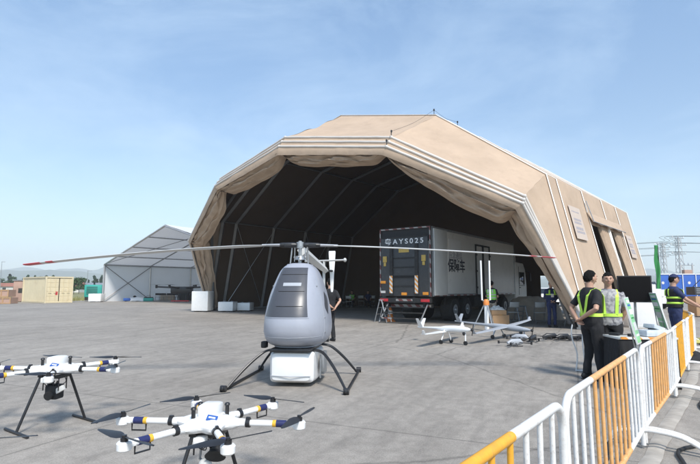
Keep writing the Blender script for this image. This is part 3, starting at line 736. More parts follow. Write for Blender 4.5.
# white pod below
mb = MB()
for y0, zz in ((.62, 0),):
    rr = []
    for y, w, zb, zt in ((.60,.20,.22,.40),(.57,.29,.10,.50),(.50,.335,.06,.52),(.30,.35,.05,.525),(-.3,.35,.05,.525),(-.55,.30,.1,.5)):
        ring = []
        for k in range(32):
            a = 2*pi*k/32; ca, sa = cos(a), sin(a); e = 2/9
            ring.append(V((w*math.copysign(abs(ca)**e, ca), y, (zb+zt)/2+(zt-zb)/2*math.copysign(abs(sa)**e, sa))))
        rr.append(ring)
    mb.rings(rr)
pod = mb.build('cargo_pod', M['wplas'], heli, ang=28)
MB().pipe([(-.30,.585,.17),(0,.608,.16),(.30,.585,.17)], .006, 6).build('pod_seam', M['grey'], pod)
mb = MB(); mb.box((-.42,.1,.33),(.06,.30,.30),bev=.02); mb.tube((-.40,.3,.45),(-.40,.3,.1),.012); mb.box((-.37,-.2,.2),(.06,.3,.2)); mb.build('side_rack', M['steel'], heli)
mb = MB(); mb.box((.47,.35,.60),(.09,.12,.10),bev=.02); mb.tube((.47,.40,.60),(.47,.44,.60),.035); mb.build('camera', M['blk'], heli)
# skids
for s_ in (-1, 1):
    mb = MB(); mb.pipe([(s_*.88, 1.02, .075),(s_*.88,.95,.03),(s_*.88,.2,.025),(s_*.88,-.85,.025),(s_*.88,-.98,.06)], .022, 10, 5)
    for y in (.98,-.9): mb.tube((s_*.88-.04,y,.045),(s_*.88+.04,y,.045),.045,n=14)
    sk = mb.build('skid', M['dark'], heli)
    for y, yy in ((.38,.86),(-.42,-.72)):
        for dy in (-.035, .035):
            mb = MB(); mb.pipe([(s_*.30,y+dy,.53),(s_*.46,y+dy+.03*(1 if y>0 else -1),.49),(s_*.66,(y+yy)/2+dy,.30),(s_*.86,yy+dy*.3,.04)], .016, 8, 5); mb.build('gear_leg', M['dark'], sk)
# mast and rotor head
HZ = 2.17
mb = MB(); mb.tube((0,0,1.84),(0,0,HZ+.07),.028,n=14); mb.tube((0,0,1.93),(0,0,1.99),.085,.07,n=18); mb.tube((0,0,HZ-.05),(0,0,HZ+.05),.06,n=16)
mast = mb.build('mast', M['steel'], heli)
mb = MB()
for a in (0, 1.57, 3.14, 4.71):
    mb.tube((.09*cos(a),.09*sin(a),1.9),(.085*cos(a+.3),.085*sin(a+.3),HZ-.02),.009,n=6); mb.ell((.09*cos(a),.09*sin(a),1.97),(.018,)*3,8,6)
mb.tube((.16,0,1.87),(.13,0,HZ-.02),.012,n=6); mb.tube((-.13,-.05,1.84),(-.12,0,HZ-.03),.014,n=6); mb.build('pitch_link', M['steel'], mast)
bdir = V((4.29, .30, 0)); bl = Matrix.Rotation(-hrot, 3, 'Z') @ bdir.normalized(); ba = atan2(bl.y, bl.x)
for s_, droop in ((0, -.19), (pi, -.34)):
    a = ba+s_; d = V((cos(a), sin(a), 0)); n = V((-sin(a), cos(a), 0))
    mb = MB(); mb.loft([d*.06+V((0,0,HZ)), d*.10+V((0,0,HZ)), d*.30+V((0,0,HZ)), d*.34+V((0,0,HZ))], [.035,.045,.038,.028], 12); mb.box(d*.2+V((0,0,HZ)),(.12,.11,.05),rot=RZ(a),bev=.01); mb.build('blade_grip', M['dark'], mast)
    mb = MB(); mb.loft([d*.33+V((0,0,HZ)), d*.62+V((0,0,HZ-.005))], [(.045,.025),(.05,.02)], 12, ref=n); 
    mb.build('blade_root', M['steel'], mast)
    def bladeseg(r0, r1, m, nm, par):
        mb = MB(); R = []
        k = max(2, int((r1-r0)/.15))
        for i in range(k+1):
            r = r0+(r1-r0)*i/k; tt = r/4.3; ch_ = (.05+.055*min(1,(r-.5)/.4)); zc = HZ+droop*tt**1.6; pc = .10*(1-.5*tt)
            p = d*r+V((0,0,zc)); sg = 1
            prof = [(1,0),(.8,.10),(.3,.14),(-.4,.09),(-1,0.01),(-1,-.01),(-.4,-.06),(.3,-.10),(.8,-.07)]
            R.append([p+n*ch_*sg*x+V((0,0,ch_*zz_+pc*ch_*x)) for x, zz_ in prof])
        mb.rings(R); return mb.build(nm, m, par)
    b_ = bladeseg(.55, 3.86, M['lgrey'], 'rotor_blade', heli)
    bladeseg(3.86, 3.97, M['red'], 'red_band', b_); bladeseg(3.97, 4.05, M['lgrey'], 'blade_gap', b_); bladeseg(4.05, 4.3, M['red'], 'red_tip', b_)
# tail boom, stabiliser, tail rotor
def loc(p): return Matrix.Rotation(-hrot, 3, 'Z') @ (V(p)-V((-.82, 8.2, 0)))
t0 = loc(at(302, 251, 8.5)); t1 = loc(at(326, 270.5, 12.3))
mb = MB(); mb.loft([t0, t1], [(.085,.10),(.06,.075)], 4, ref=V((1,0,.2))); mb.build('tail_boom', M['lgrey'], heli, smooth=False)
tp = loc(at(324, 262, 12.2)); tb = loc(at(324, 300, 12.2))
mb = MB(); mb.loft([tp+V((0,0,.02)), V((tp.x, tp.y, .85))], [(.03,.10),(.03,.12)], 8); mb.build('tail_fin', M['lgrey'], heli)
sa, sb = loc(at(305, 261.5, 12.2)), loc(at(345, 260, 12.2))
mb = MB(); mb.loft([sa, sb], [(.10,.022)]*2, 8, ref=V((0,1,0))); mb.ell(sb,(.04,.12,.05)); mb.build('stabiliser', M['lgrey'], heli)
trc = loc(at(332, 271, 12.5)); mb = MB()
R = []
for zz_, w in ((-.52,.022),(-.45,.035),(-.1,.05),(.25,.075),(.46,.085),(.5,.08)):
    R.append([trc+V((x*w, y*.012, zz_)) for x, y in ((1,0),(0,1),(-1,0),(0,-1))])
mb.rings(R).build('tail_rotor', M['wplas'], heli, smooth=False)
mb = MB(); mb.tube(V((tp.x,tp.y,trc.z)), trc, .03, n=10); mb.tube(V((t1.x,t1.y,t1.z)), V((tp.x,tp.y,trc.z)), .05, n=10); mb.build('tail_gearbox', M['dark'], heli)
# ------------------------------------------------------------------ truck
TW, TL, ZB, ZT = 2.55, 10.6, 1.12, 4.05
tr = thing('box_truck', 'big white box truck with dark tail lift and black lettering parked inside the tan tent', 'truck', (2.38, 21.55, 0), -.628)
mb = MB(); mb.box((0, TL/2, (ZB+ZT)/2), (TW, TL, ZT-ZB), bev=.03); bx_ = mb.build('cargo_box', M['tr_white'], tr)
mb = MB()
for z in (ZB+.05, ZT-.05): mb.box((TW/2+.005, TL/2, z), (.03, TL, .10)); mb.box((-TW/2-.005, TL/2, z), (.03, TL, .10))
for y in (.05, 1.32, TL-.06): mb.box((TW/2+.006, y, (ZB+ZT)/2), (.035, .07, ZT-ZB))
mb.build('edge_trim', M['steel'], bx_, smooth=False)
# swung-back rear door flat along the side
MB().box((TW/2+.06, .69, (ZB+ZT)/2-.02), (.05, 1.24, ZT-ZB-.12), bev=.01).build('rear_door', M['lgrey'], tr)
# side double door in a black surround
mb = MB()
yd0, yd1 = 4.7, 6.5
for y in (yd0, (yd0+yd1)/2-.06, (yd0+yd1)/2+.06, yd1): mb.box((TW/2+.03, y, 2.35), (.06, .06, 2.5))
for z in (1.12, 3.58): mb.box((TW/2+.03, (yd0+yd1)/2, z), (.06, yd1-yd0+.08, .07))
for z in (1.5, 2.3, 3.1): 
    for y in (yd0, yd1): mb.box((TW/2+.06, y, z), (.05,.12,.08))
sd = mb.build('side_door_frame', M['chassis'], tr, smooth=False)
for s_ in (-1, 1): MB().box((TW/2+.02, (yd0+yd1)/2+s_*.46, 2.35), (.03, .72, 2.36), bev=.01).build('side_door', M['tr_white'], tr)
# lettering on the side
mx = lambda y, z: Matrix.Translation((TW/2+.012, y, z)) @ Matrix(((0,0,1,0),(1,0,0,0),(0,1,0,0),(0,0,0,1)))
text_part('保障车', 'side_lettering', .62, mx(2.45, 2.43), M['txt'], tr, sx=1.0, off=.014)
text_part('应急通信', 'side_lettering', .36, mx(2.35, 2.92), M['txtsoft'], tr, sx=1.0)
MB().box((TW/2+.004, 2.3, 3.35), (.012, 1.35, .62)).build('side_patch', M['white'], tr, smooth=False)
for k in range(14): MB().box((TW/2+.023, .4+k*.72, ZB+.03), (.006, .40, .05)).build('reflector_tape', M['redwhite'], tr, smooth=False)
# rear: frame, dark recess, tail lift
mb = MB()
for x in (-TW/2+.05, TW/2-.05): mb.box((x, -.03, (ZB+ZT)/2), (.10, .06, ZT-ZB+.06))
mb.box((0, -.03, ZT-.02), (TW, .06, .10)); mb.build('rear_frame', M['chassis'], tr, smooth=False)
mb = MB()
for x in (-TW/2+.05, TW/2-.05): mb.box((x, -.065, (ZB+ZT)/2), (.05, .006, ZT-ZB))
mb.box((0, -.065, ZT-.02), (TW-.1, .006, .05)); mb.build('reflector_tape', M['redwhite'], tr, smooth=False)
MB().box((0, -.012, 3.72), (TW-.2, .02, .55)).build('roller_shutter', M['blk'], tr, smooth=False)
mb = MB(); mb.box((0, -.09, 2.40), (TW-.26, .05, 2.55), bev=.01)
tl = mb.build('tail_lift', M['tr_dark'], tr)
mb = MB()
for x in (-.62, .62): mb.box((x, -.14, 2.25), (.16, .06, 2.2), bev=.01)
for z in (1.55, 1.95, 2.35, 2.75): mb.box((0, -.125, z), (1.1, .03, .05))
mb.box((0,-.125,3.66),(TW-.3,.03,.05)); mb.build('lift_rail', M['chassis'], tl, smooth=False)
MB().box((0,-.13,1.95),(1.05,.02,.12)).build('lift_step', M['blk'], tl, smooth=False)
for x in (-.62, .62): MB().box((x, -.176, 1.62), (.15, .008, .75)).build('hazard_marker', M['hazard'], tl, smooth=False)
for x in (-.95, .95):
    mb = MB(); mb.box((x, -.13, 2.72), (.20, .03, .26), bev=.02); mb.box((x, -.13, 2.50), (.12, .03, .16), bev=.02); mb.build('warning_label', M['ylab'], tl)
for x, z in ((0,1.22),(1.02,1.24),(-1.05,1.72)): MB().box((x, -.13, z), (.26,.03,.12), bev=.01).build('amber_light', M['amber'], tl)
MB().box((-1.05,-.13,1.30),(.22,.03,.10)).build('number_plate', M['paper'], tl, smooth=False)
MB().box((0,-.118,3.08),(.5,.006,.18)).build('faded_label', M['ylab'], tl, smooth=False)
mr = Matrix.Translation((0, -.120, 3.46)) @ Matrix.Rotation(pi/2, 4, 'X')
text_part('粤AYS025', 'rear_lettering', .30, mr, M['wtxt'], tl, sx=1.15, off=.004, space=1.45)
# chassis, bumper, wheels
mb = MB(); mb.box((-.45, 5.8, .95), (.12, 11.8, .26)); mb.box((.45, 5.8, .95), (.12, 11.8, .26))
for y in (1, 3, 5, 7, 9): mb.box((0, y, .95), (1.0, .1, .18))
mb.box((.95, 5.2, .80), (.45, 1.1, .5), bev=.04); mb.box((-.95, 5.2, .8), (.45, 1.3, .5), bev=.04); mb.box((.9, 3.9, .78), (.4, .7, .45), bev=.03)
mb.build('chassis', M['chassis'], tr, smooth=False)
mb = MB(); mb.box((0,.25,.72),(2.3,.12,.16)); mb.box((0,-.05,.95),(2.5,.16,.2)); mb.box((-.9,.1,.85),(.1,.3,.4)); mb.box((.9,.1,.85),(.1,.3,.4)); bp_ = mb.build('rear_bumper', M['chassis'], tr, smooth=False)
MB().box((0,.185,.72),(2.2,.006,.10)).build('reflector_tape', M['redwhite'], bp_, smooth=False)
for s_ in (-1,1): MB().box((s_*1.0,-.14,.95),(.4,.03,.12),bev=.01).build('tail_lamp', M['red'], bp_)
MB().box((.0,-.137,.96),(.8,.01,.08)).build('reflector_tape', M['redwhite'], bp_, smooth=False)
def wheel(x, y, r, w):
    mb = MB(); s_ = 1 if x > 0 else -1
    prof = [(.56*r,-w/2+.01),(.9*r,-w/2),(r,-w/2+.05),(r,w/2-.05),(.9*r,w/2),(.56*r,w/2-.01)]
    mb.rings([[V((x+yy, y+rr_*cos(a), r+rr_*sin(a))) for a in [2*pi*k/28 for k in range(28)]] for rr_, yy in prof], cap=True)
    o = mb.build('wheel', M['rubber'], tr)
    mb = MB(); xx = x+s_*(w/2-.02)
    mb.tube((xx-s_*.02, y, r), (xx+s_*.012, y, r), .54*r, .48*r, 24); mb.tube((xx, y, r), (xx+s_*.07, y, r), .2*r, .15*r, 14)
    for k in range(8):
        a = 2*pi*k/8; mb.tube((xx, y+.3*r*cos(a), r+.3*r*sin(a)), (xx+s_*.04, y+.3*r*cos(a), r+.3*r*sin(a)), .025, n=6)
    mb.build('rim', M['steel'], o)
for s_ in (-1, 1):
    for y in (2.3, 3.65): wheel(s_*.98, y, .50, .56)
    wheel(s_*1.08, 9.0, .50, .30); wheel(s_*1.08, 11.6, .50, .30)
    for y in (2.3, 3.65, 9.0):
        mb = MB(); mb.pipe([(s_*1.0, y-.62, .75),(s_*1.0, y-.45, 1.03),(s_*1.0, y+.45, 1.03),(s_*1.0, y+.62, .75)], .04, 6, 3); mb.build('mudguard', M['chassis'], tr)
# cab
mb = MB(); y0 = TL+.25
ring = []
for x, ins in ((-1.22,.06),(-1.16,0),(1.16,0),(1.22,.06)):
    ring.append([V((x, y0+ins, .62)), V((x, y0+2.15-ins, .55)), V((x, y0+2.2-ins, 1.55)), V((x, y0+2.02-ins, 2.55)), V((x, y0+1.65-ins, 2.98-ins*.5)), V((x, y0+ins, 3.02-ins*.5))])
mb.rings(ring); cab = mb.build('cab', M['tr_white'], tr, smooth=False)
MB().box((0,y0+.7,3.25),(1.9,1.0,.5),bev=.15).build('wind_deflector', M['tr_white'], cab)
for s_ in (-1,1):
    MB().box((s_*1.225, y0+1.25, 2.05),(.02,1.0,.75),bev=.01).build('side_window', M['glassd'], cab)
    mb = MB(); mb.box((s_*1.228, y0+1.22, 1.62),(.012,1.15,.03)); mb.box((s_*1.228,y0+.66,1.9),(.012,.02,1.7)); mb.box((s_*1.235,y0+.85,1.5),(.03,.16,.05)); mb.build('door', M['chassis'], cab, smooth=False)
    mb = MB(); mb.tube((s_*1.2,y0+1.95,2.5),(s_*1.5,y0+2.05,2.45),.02); mb.box((s_*1.5,y0+2.05,2.15),(.08,.2,.5),bev=.03); mb.build('mirror', M['blk'], cab)
    mb = MB(); mb.pipe([(s_*1.12,y0+.1,.7),(s_*1.15,y0+.25,1.12),(s_*1.15,y0+1.2,1.15),(s_*1.12,y0+1.55,.7)],.05,6,3); mb.box((s_*1.1,y0+1.85,.6),(.2,.5,.35),bev=.03); mb.build('wheel_arch', M['chassis'], cab)
MB().box((0,y0+2.12,2.05),(2.1,.05,.85),rot=Matrix.Rotation(.2,3,'X')).build('windscreen', M['glassd'], cab)
MB().box((0,y0+2.22,.62),(2.4,.12,.5),bev=.04).build('bumper', M['tr_white'], cab)
# folding ladder / trestles behind the truck
def trestle(label, c, rz, h, w, m, group=None, name='trestle'):
    t = thing(name, label, 'trestle', c, rz, group)
    for s_ in (-1, 1):
        for q in (-1, 1): MB().tube((s_*w/2, q*.05, h), (s_*w/2, q*.32, 0), .022, n=7).build('leg', m, t)
    mb = MB(); mb.box((0,0,h),(w+.1,.12,.06),bev=.01)
    mb.build('top_bar', m, t)
    for z in (.35,.65): 
        for q in (-1,1): MB().tube((-w/2,q*(.32-.27*z),z*h),(w/2,q*(.32-.27*z),z*h),.012,n=5).build('rung', m, t)
    return t
trestle('grey folding steel ladder standing under the left end of the truck tail lift', gp(383, 322), .9, .95, .35, M['steel'], name='folding_ladder')
t = thing('traffic_cone', 'orange cone standing by the ladder at the truck rear', 'cone', gp(390.5, 321.5))
MB().loft([(0,0,.04),(0,0,.7)],[.16,.03],16).build('cone', M['orange'], t); MB().box((0,0,.02),(.4,.4,.04),bev=.01).build('base', M['orange'], t); MB().loft([(0,0,.34),(0,0,.48)],[.105,.079],16).build('band', M['white'], t)
t = thing('boarding_steps', 'dark steel steps with red and white edge under the truck tail', 'steps', V((2.38,21.55,0))+Matrix.Rotation(-.628,3,'Z')@V((.1,-.35,0)), -.628)
mb = MB()
for k in range(3): mb.box((0,-.28+.25*k,.22+.22*k),(1.9,.24,.035))
mb.build('tread', M['chassis'], t, smooth=False); MB().box((-.6,-.405,.22),(.5,.006,.05)).build('edge_tape', M['redwhite'], t, smooth=False)
for s_ in (-1,1): MB().tube((s_*.96,-.42,.05),(s_*.96,.32,.8),.03,n=6).build('stringer', M['steel'], t)
# equipment in the dark left of the truck
for k, (px, w, h, m_, lb, nm, ct) in enumerate(((343,.8,.5,'blk','black flight case at the left end of the dark chair row','flight_case','case'),(365,1.1,.35,'grey','low grey airframe case behind the chairs in the dark','equipment_case','case'))):
    c = gp(px, 305.5); t = thing(nm, lb, ct, c, .2)
    MB().box((0,0,h/2),(w,.6,h-.03),bev=.02).build('shell', M[m_], t); mb = MB(); mb.box((0,-.305,h*.6),(w*.9,.01,.03)); mb.box((0,-.32,h*.45),(.15,.02,.06)); mb.build('latch', M['steel'], t, smooth=False)
# brown cartons and tarp beside the chairs
c = gp(498, 325.5); t = thing('cardboard_box', 'brown cardboard box on the floor beside the green-vested worker', 'box', c, .25, None)
MB().box((0,0,.21),(.72,.5,.40),bev=.012).build('carton', M['card'], t); MB().box((0,-.0,.415),(.12,.5,.006)).build('tape', M['yel'], t, smooth=False)
c2 = V((c.x-.02, c.y+.02, .42)); t = thing('cardboard_box', 'smaller flat cardboard box with a grey bag on it, topmost of its stack', 'box', c2, .1)
MB().box((0,0,.09),(.6,.45,.18),bev=.012).build('carton', M['card'], t)
t = thing('plastic_bag', 'crumpled pale grey plastic bag lying on top of the cardboard boxes', 'bag', (c2.x, c2.y, .60))
MB().grid(lambda u, v: V((-.28+.56*u, -.2+.4*v, .01+.14*sin(pi*u)**.6*sin(pi*v)**.6*(1+.8*fb(V((u*5,v*5,0)),1)))), 20, 16).build('film', M['lgrey'], t, solid=.004)
c = gp(552, 322); t = thing('tarpaulin_heap', 'brown canvas tarpaulin draped over bulky equipment behind the navy uniformed guard', 'tarpaulin', (c.x-.05, c.y+2.2, 0), -.6)
def tp_(u, v):
    a = 2*pi*u; r = (1-v); k = 1+.12*sin(3*a)+.08*sin(7*a+2)+.05*fb(V((cos(a)*2,sin(a)*2,v*3)),2)
    return V((1.35*r**.55*cos(a)*k, .8*r**.55*sin(a)*k, 1.05*(1-r**2.6)+.05*fb(V((a,v*4,0)),2)))
MB().grid(tp_, 56, 20).build('sheet', M['tarp'], t)
# crowd of small bits of white metal furniture right of the guard
t = trestle('grey metal folding stool frame beside the right tent foot', gp(576, 327), .4, .75, .5, M['steel'], name='folding_stool')
t = trestle('grey metal folding stand right of the chairs by the truck', gp(521, 321), .1, .65, .4, M['steel'], name='folding_stand')
# vehicles behind the tent, seen through the end doorway
def car(label, loc, rz, m, L=4.4, W=1.8, H=1.5, van=False, group=None):
    t = thing('parked_van' if van else 'parked_car', label, 'van' if van else 'car', loc, rz, group)
    mb = MB()
    if van: prof = [(-L/2,.35),(-L/2,H*.95),(-L/2+.15,H),(L*.18,H),(L*.33,H*.62),(L/2-.05,H*.52),(L/2,.4)]
    else: prof = [(-L/2,.35),(-L/2,H*.58),(-L*.36,H*.63),(-L*.22,H*.97),(L*.08,H),(L*.24,H*.66),(L*.46,H*.55),(L/2,.42)]
    def ring(x, s_): return [V((y*1., x, z)) for y, z in []]
    R = []
    for x, k in ((-W/2,.93),(-W/2+.06,1),(W/2-.06,1),(W/2,.93)):
        R.append([V((p[0]*(k if abs(p[0])>L*.3 else 1), x*(1-.12*max(0,(p[1]/H-.6))), .3+(p[1]-.3)*(k if p[1]>.6 else 1))) for p in prof])
    mb.rings(R); mb.build('body', m, t, ang=35)
    mb = MB(); a, b = (-L*.30, L*.10) if not van else (-L*.42, L*.22)
    for s_ in (-1,1): mb.box((.5*(a+b), s_*(W/2-.035), H*.78), (b-a, .03, H*.24), bev=.008)
    mb.build('side_window', M['glassd'], t)
    MB().box((L*.185 if not van else L*.27, 0, H*.81), (.04, W*.82, H*.34), rot=Matrix.Rotation(-.75 if not van else -.5,3,'Y')).build('windscreen', M['glassd'], t)
    for x in (-L*.32, L*.32):
        for s_ in (-1,1):
            mb = MB(); mb.tube((x, s_*(W/2-.2), .32),(x, s_*(W/2+.01), .32),.32,n=22); w = mb.build('wheel', M['rubber'], t)
            MB().tube((x, s_*(W/2), .32),(x, s_*(W/2+.02), .32),.2,n=16).build('rim', M['steel'], w)
    for s_ in (-1,1): MB().box((L/2-.03, s_*W*.36, H*.46),(.08,.3,.12),bev=.02).build('headlight', M['paper'], t)
    return t
car('white car behind the tent seen through its low end doorway, left one of two', at(549, 288, 40)*V((1,1,0)) if False else V((gp(549,306.5).x, gp(549,306.5).y, 0)), radians(200), M['white'])
car('silver car behind the tent beside the white one, seen through the end doorway', V((gp(570,306).x, gp(570,306).y, 0)), radians(215), M['steel'])
car('white van with sloping windscreen behind the flag pole right of the tan tent', V((gp(652,309.5).x+.2, gp(652,309.5).y+2.5, 0)), radians(-60), M['white'], 4.9, 1.95, 2.0, True)
# antenna mast on tripod with two white rods
c = gp(487, 331); t = thing('antenna_tripod', 'white tube on a tripod with orange collar and two tall white rods', 'antenna', c, .2)
MB().tube((0,0,.05),(0,0,.92),.075,n=18).build('tube', M['wplas'], t); MB().loft([(0,0,.88),(0,0,1.0),(0,0,1.08)],[.10,.10,.06],18).build('collar', M['orange'], t)
for k in range(3):
    a = 2*pi*k/3+.5; MB().tube((.06*cos(a),.06*sin(a),.92),(.5*cos(a),.5*sin(a),0),.022,n=7).build('leg', M['steel'], t)
for s_ in (-1,1):
    r = MB().tube((s_*.15,0,1.05),(s_*.16,0,2.42),.03,n=10).build('antenna_rod', M['wplas'], t); MB().tube((s_*.02,0,1.0),(s_*.15,0,1.06),.02,n=6).build('bracket', M['steel'], t)
# fixed wing aircraft
def plane(label, p_tail, p_nose, w0, w1, h, m, bend, legs, span_c=.045, name='fixed_wing_drone', nose='round'):
    t = thing(name, label, 'drone', (0,0,0)); base = (V(p_tail)+V(p_nose))/2; base.z = 0; t.location = base
    f = lambda p: V(p)-base
    a, b = f(p_tail), f(p_nose); d = (b-a); L = d.length; up = V((0,0,1))
    pts = [a.lerp(b, q) for q in (0,.15,.45,.55,.7,.85,.95,1)]
    fr = [.02,.025,.05,.085,.10,.095,.06,.02] if nose == 'round' else [.02,.03,.05,.07,.07,.07,.06,.055]
    MB().loft(pts, [(r*.78, r*.9) for r in fr], 16).build('fuselage', m, t)
    wa, wb = f(w0), f(w1); n = 24
    dirw = (wb-wa).normalized(); chd = V((-dirw.y, dirw.x, 0)); chd = chd if chd.dot(d) > 0 else -chd
    mb = MB(); R = []
    for i in range(n+1):
        q = i/n; p = wa.lerp(wb, q)+up*bend*(2*q-1)**2; cw = .16*(1-.45*abs(2*q-1)**1.5)*(1 if nose == 'round' else .8)
        R.append([p+chd*cw*x+up*z for x, z in ((1,0),(.6,.02),(-.3,.018),(-1,0),(-.3,-.008),(.6,-.012))])
    mb.rings(R); wg = mb.build('wing', m, t)
    for q in (0, 1):
        p = wa.lerp(wb, q)+up*bend; MB().loft([p, p+up*.10+dirw*(.05 if q else -.05)], [(.05,.008),(.03,.006)], 6, ref=chd).build('winglet', m, wg)
    sd_ = d.cross(up).normalized()
    for s_ in (-1,1):
        q = a+d*.06; MB().loft([q, q+up*.24+sd_*s_*.16, ], [(.085,.010),(.05,.007)], 6, ref=d.normalized()).build('tail_fin', m, t)
    for q, s_, hh in legs:
        p = a.lerp(b, q)+sd_*s_; mb = MB(); mb.tube(a.lerp(b,q)+sd_*s_*.3-up*.03, V((p.x,p.y,.06)), .018, n=7); lg = mb.build('gear_leg', m, t)
        MB().tube(V((p.x,p.y,.055))-sd_*.02, V((p.x,p.y,.055))+sd_*.02, .055, n=16).build('wheel', M['dark'], lg)
    hub = b+d.normalized()*.03
    mb = MB(); mb.ell(hub, (.04,.04,.04)); mb.box(hub+d.normalized()*.02, (.02,.012,.34), rot=Matrix.Rotation(.5,3,'X')); mb.build('propeller', M['dark'], t)
    MB().ell(a.lerp(b,.88)-up*.10, (.05,.05,.055)).build('camera_ball', M['dark'], t)
    return t
plane('small white fixed-wing drone with twin fins resting on thin legs', at(418, 327, 14.3), at(471, 330, 13.0), at(424, 338, 12.6)+V((0,0,.06)), at(462, 327, 15.0), .35, M['wplas'], .03, [(.55,.22,0),(.55,-.22,0),(.9,0,0)])
plane('grey long-winged fixed-wing drone parked right of the white one', at(455, 321, 16.2), at(531, 330.5, 14.2), at(474, 334.5, 13.3), at(529, 320.5, 16.4), .4, M['grey'], .02, [(.6,.3,0),(.6,-.3,0),(.92,0,0)])
# dark drones folded on the ground
def ground_drone(label, c, rz, m, group=None, s=1.0):
    t = thing('folded_drone', label, 'drone', c, rz, group)
    MB().loft([(-.22*s,0,.09),(-.1*s,0,.11),(.15*s,0,.11),(.24*s,0,.08)],[(.03,.03),(.08,.05),(.08,.05),(.02,.02)],12).build('body', m, t)
    for k, (x, y) in enumerate(((.3,.26),(.3,-.26),(-.3,.26),(-.3,-.26))):
        mb = MB(); mb.tube((x*.3*s,y*.25*s,.10),(x*s,y*s,.09),.012,n=6); a = mb.build('arm', M['dark'], t)
        mb = MB(); mb.tube((x*s,y*s,.06),(x*s,y*s,.13),.024,n=10); blade_mb(mb, (x*s,y*s,.135), 1.0+k, .15, .03); blade_mb(mb, (x*s,y*s,.135), 1.0+k+pi, .15, .03); mb.build('motor', M['dark'], a)
    mb = MB()
    for s_ in (-1,1): mb.tube((-.15,s_*.12,.02),(.15,s_*.12,.02),.01,n=5); mb.tube((0,s_*.12,.02),(0,s_*.05,.09),.01,n=5)
    mb.build('skid', M['dark'], t); return t
for px, py, r, lb, m_ in ((515,346.5,.3,'small grey quadcopter lying nearest on the apron','grey'),(520,341,-.5,'small dark quadcopter lying behind the nearest grey one','grey'),(533,342,.9,'small dark quadcopter with upright propeller, right end of the loose pair','dark'),
                      (550,340,.1,'flat dark drone lying in a row of three, left one','dark'),(563,340.5,.2,'flat dark drone lying in a row of three, middle one','dark'),(576,341,0,'flat dark drone lying in a row of three, right one nearest the black-shirted man','dark')):
    ground_drone(lb, gp(px, py), r, M[m_], 'small drones laid out on the apron')
# dark multirotor on stand inside the frame tent
c = gp(180, 302); t = thing('large_multirotor', 'large black multirotor aircraft on a stand inside the white frame tent', 'drone', (c.x, c.y+.5, 0), .1)
MB().box((0,0,1.25),(2.2,1.1,.75),bev=.2).build('body', M['dark'], t)
for k in range(6):
    a = pi/3*k+.2; d = V((cos(a),sin(a)*.8,0)); mb = MB(); mb.tube(V((0,0,1.45)), d*2.6+V((0,0,1.6)), .09, n=7); ar = mb.build('arm', M['dark'], t)
    mb = MB(); mb.tube(d*2.6+V((0,0,1.45)), d*2.6+V((0,0,1.8)), .12, n=10); blade_mb(mb, d*2.6+V((0,0,1.82)), .3*k, .9, .14); blade_mb(mb, d*2.6+V((0,0,1.82)), .3*k+pi, .9, .14); mb.build('propeller', M['dark'], ar)
for x in (-.6,.6):
    for y in (-.5,.5): MB().tube((x*.8,y*.6,.8),(x,y,0),.035,n=6).build('leg', M['dark'], t)
MB().box((0,-.7,.12),(1.8,.3,.10)).build('red_base', M['red'], t, smooth=False)
# ------------------------------------------------------------------ crowd barriers
G0 = V((1.09, 2.64, 0)); G1 = V((2.74, 4.84, 0)); G2 = V((4.40, 6.95, 0))
pts = [G0-(G1-G0)*1.0, G0, G1, G2]; d3 = V((.60,.80,0)).normalized()
for k in range(2): pts.append(pts[-1]+d3*2.7)
d4 = V((.46,.885,0)).normalized()
for k in range(2): pts.append(pts[-1]+d4*2.7)
d5 = V((.95,.3,0)).normalized()
def barrier(label, a, b, mcol, idx):
    d = (b-a); L = d.length; d.normalize(); gap = .05; L -= 2*gap
    t = thing('crowd_barrier', label, 'barrier', a+d*gap, atan2(d.y, d.x), 'yellow and white crowd barriers')
    t.rotation_euler[0] = radians((.5, -.6, .4, -.3, .7, -.5, .3)[idx]); H, zb, r, c = .90, .17, .021, .14; W_ = M['fwhite']
    f0, f1 = .24*L, .72*L
    def railz(nm, m, P): return MB().pipe(P, r, 12).build(nm, m, t)
    arc = [V((c-c*cos(q), 0, H-c+c*sin(q))) for q in [pi/2*k/6 for k in range(7)]]
    railz('end_post', W_, [V((0,0,.03))]+arc+[V((f0,0,H))])
    arc2 = [V((L-p.x, 0, p.z)) for p in arc][::-1]
    railz('end_post', W_, [V((f1,0,H))]+arc2+[V((L,0,.03))])
    railz('top_rail', mcol, [V((f0,0,H)), V((f1,0,H))])
    MB().tube((0,0,zb),(f0,0,zb),r,n=10).build('bottom_rail', W_, t); MB().tube((f1,0,zb),(L,0,zb),r,n=10).build('bottom_rail', W_, t)
    MB().tube((f0,0,zb),(f1,0,zb),r,n=10).build('bottom_rail', mcol, t)
    n = 14
    for k in range(1, n):
        x = L*k/n; m = mcol if f0-.02 < x < f1+.02 else W_
        top = H if x > c and x < L-c else H-c+sqrt(max(0, c*c-(c-min(x, L-x))**2))
        MB().tube((x,0,zb),(x,0,top),.0125,n=10).build('bar', m, t)
    for x in (.0, L):
        mb = MB()
        mb.pipe([(x,0,.16),(x,-.10,.165),(x,-.30,.14),(x,-.46,.06),(x,-.50,.005)], .019, 10, 5)
        mb.pipe([(x,0,.16),(x,.10,.155),(x,.24,.11),(x,.30,.01)], .019, 10, 5); mb.build('foot', W_, t)
    return t
labs = ['crowd barrier nearest the camera, cut off by the bottom of the frame', 'second crowd barrier from the camera, white end rails and faded orange middle', 'third crowd barrier, in front of the display table', 'fourth crowd barrier, just past the display table', 'fifth crowd barrier, beside the guard in the neon vest','sixth crowd barrier, beyond the guard in the neon vest','farthest crowd barrier at the right edge']
for i in range(len(pts)-1):
    barrier(labs[i], pts[i], pts[i+1], M['yel'] if i in (0,3,4,5,6) else M['oran2'], i)
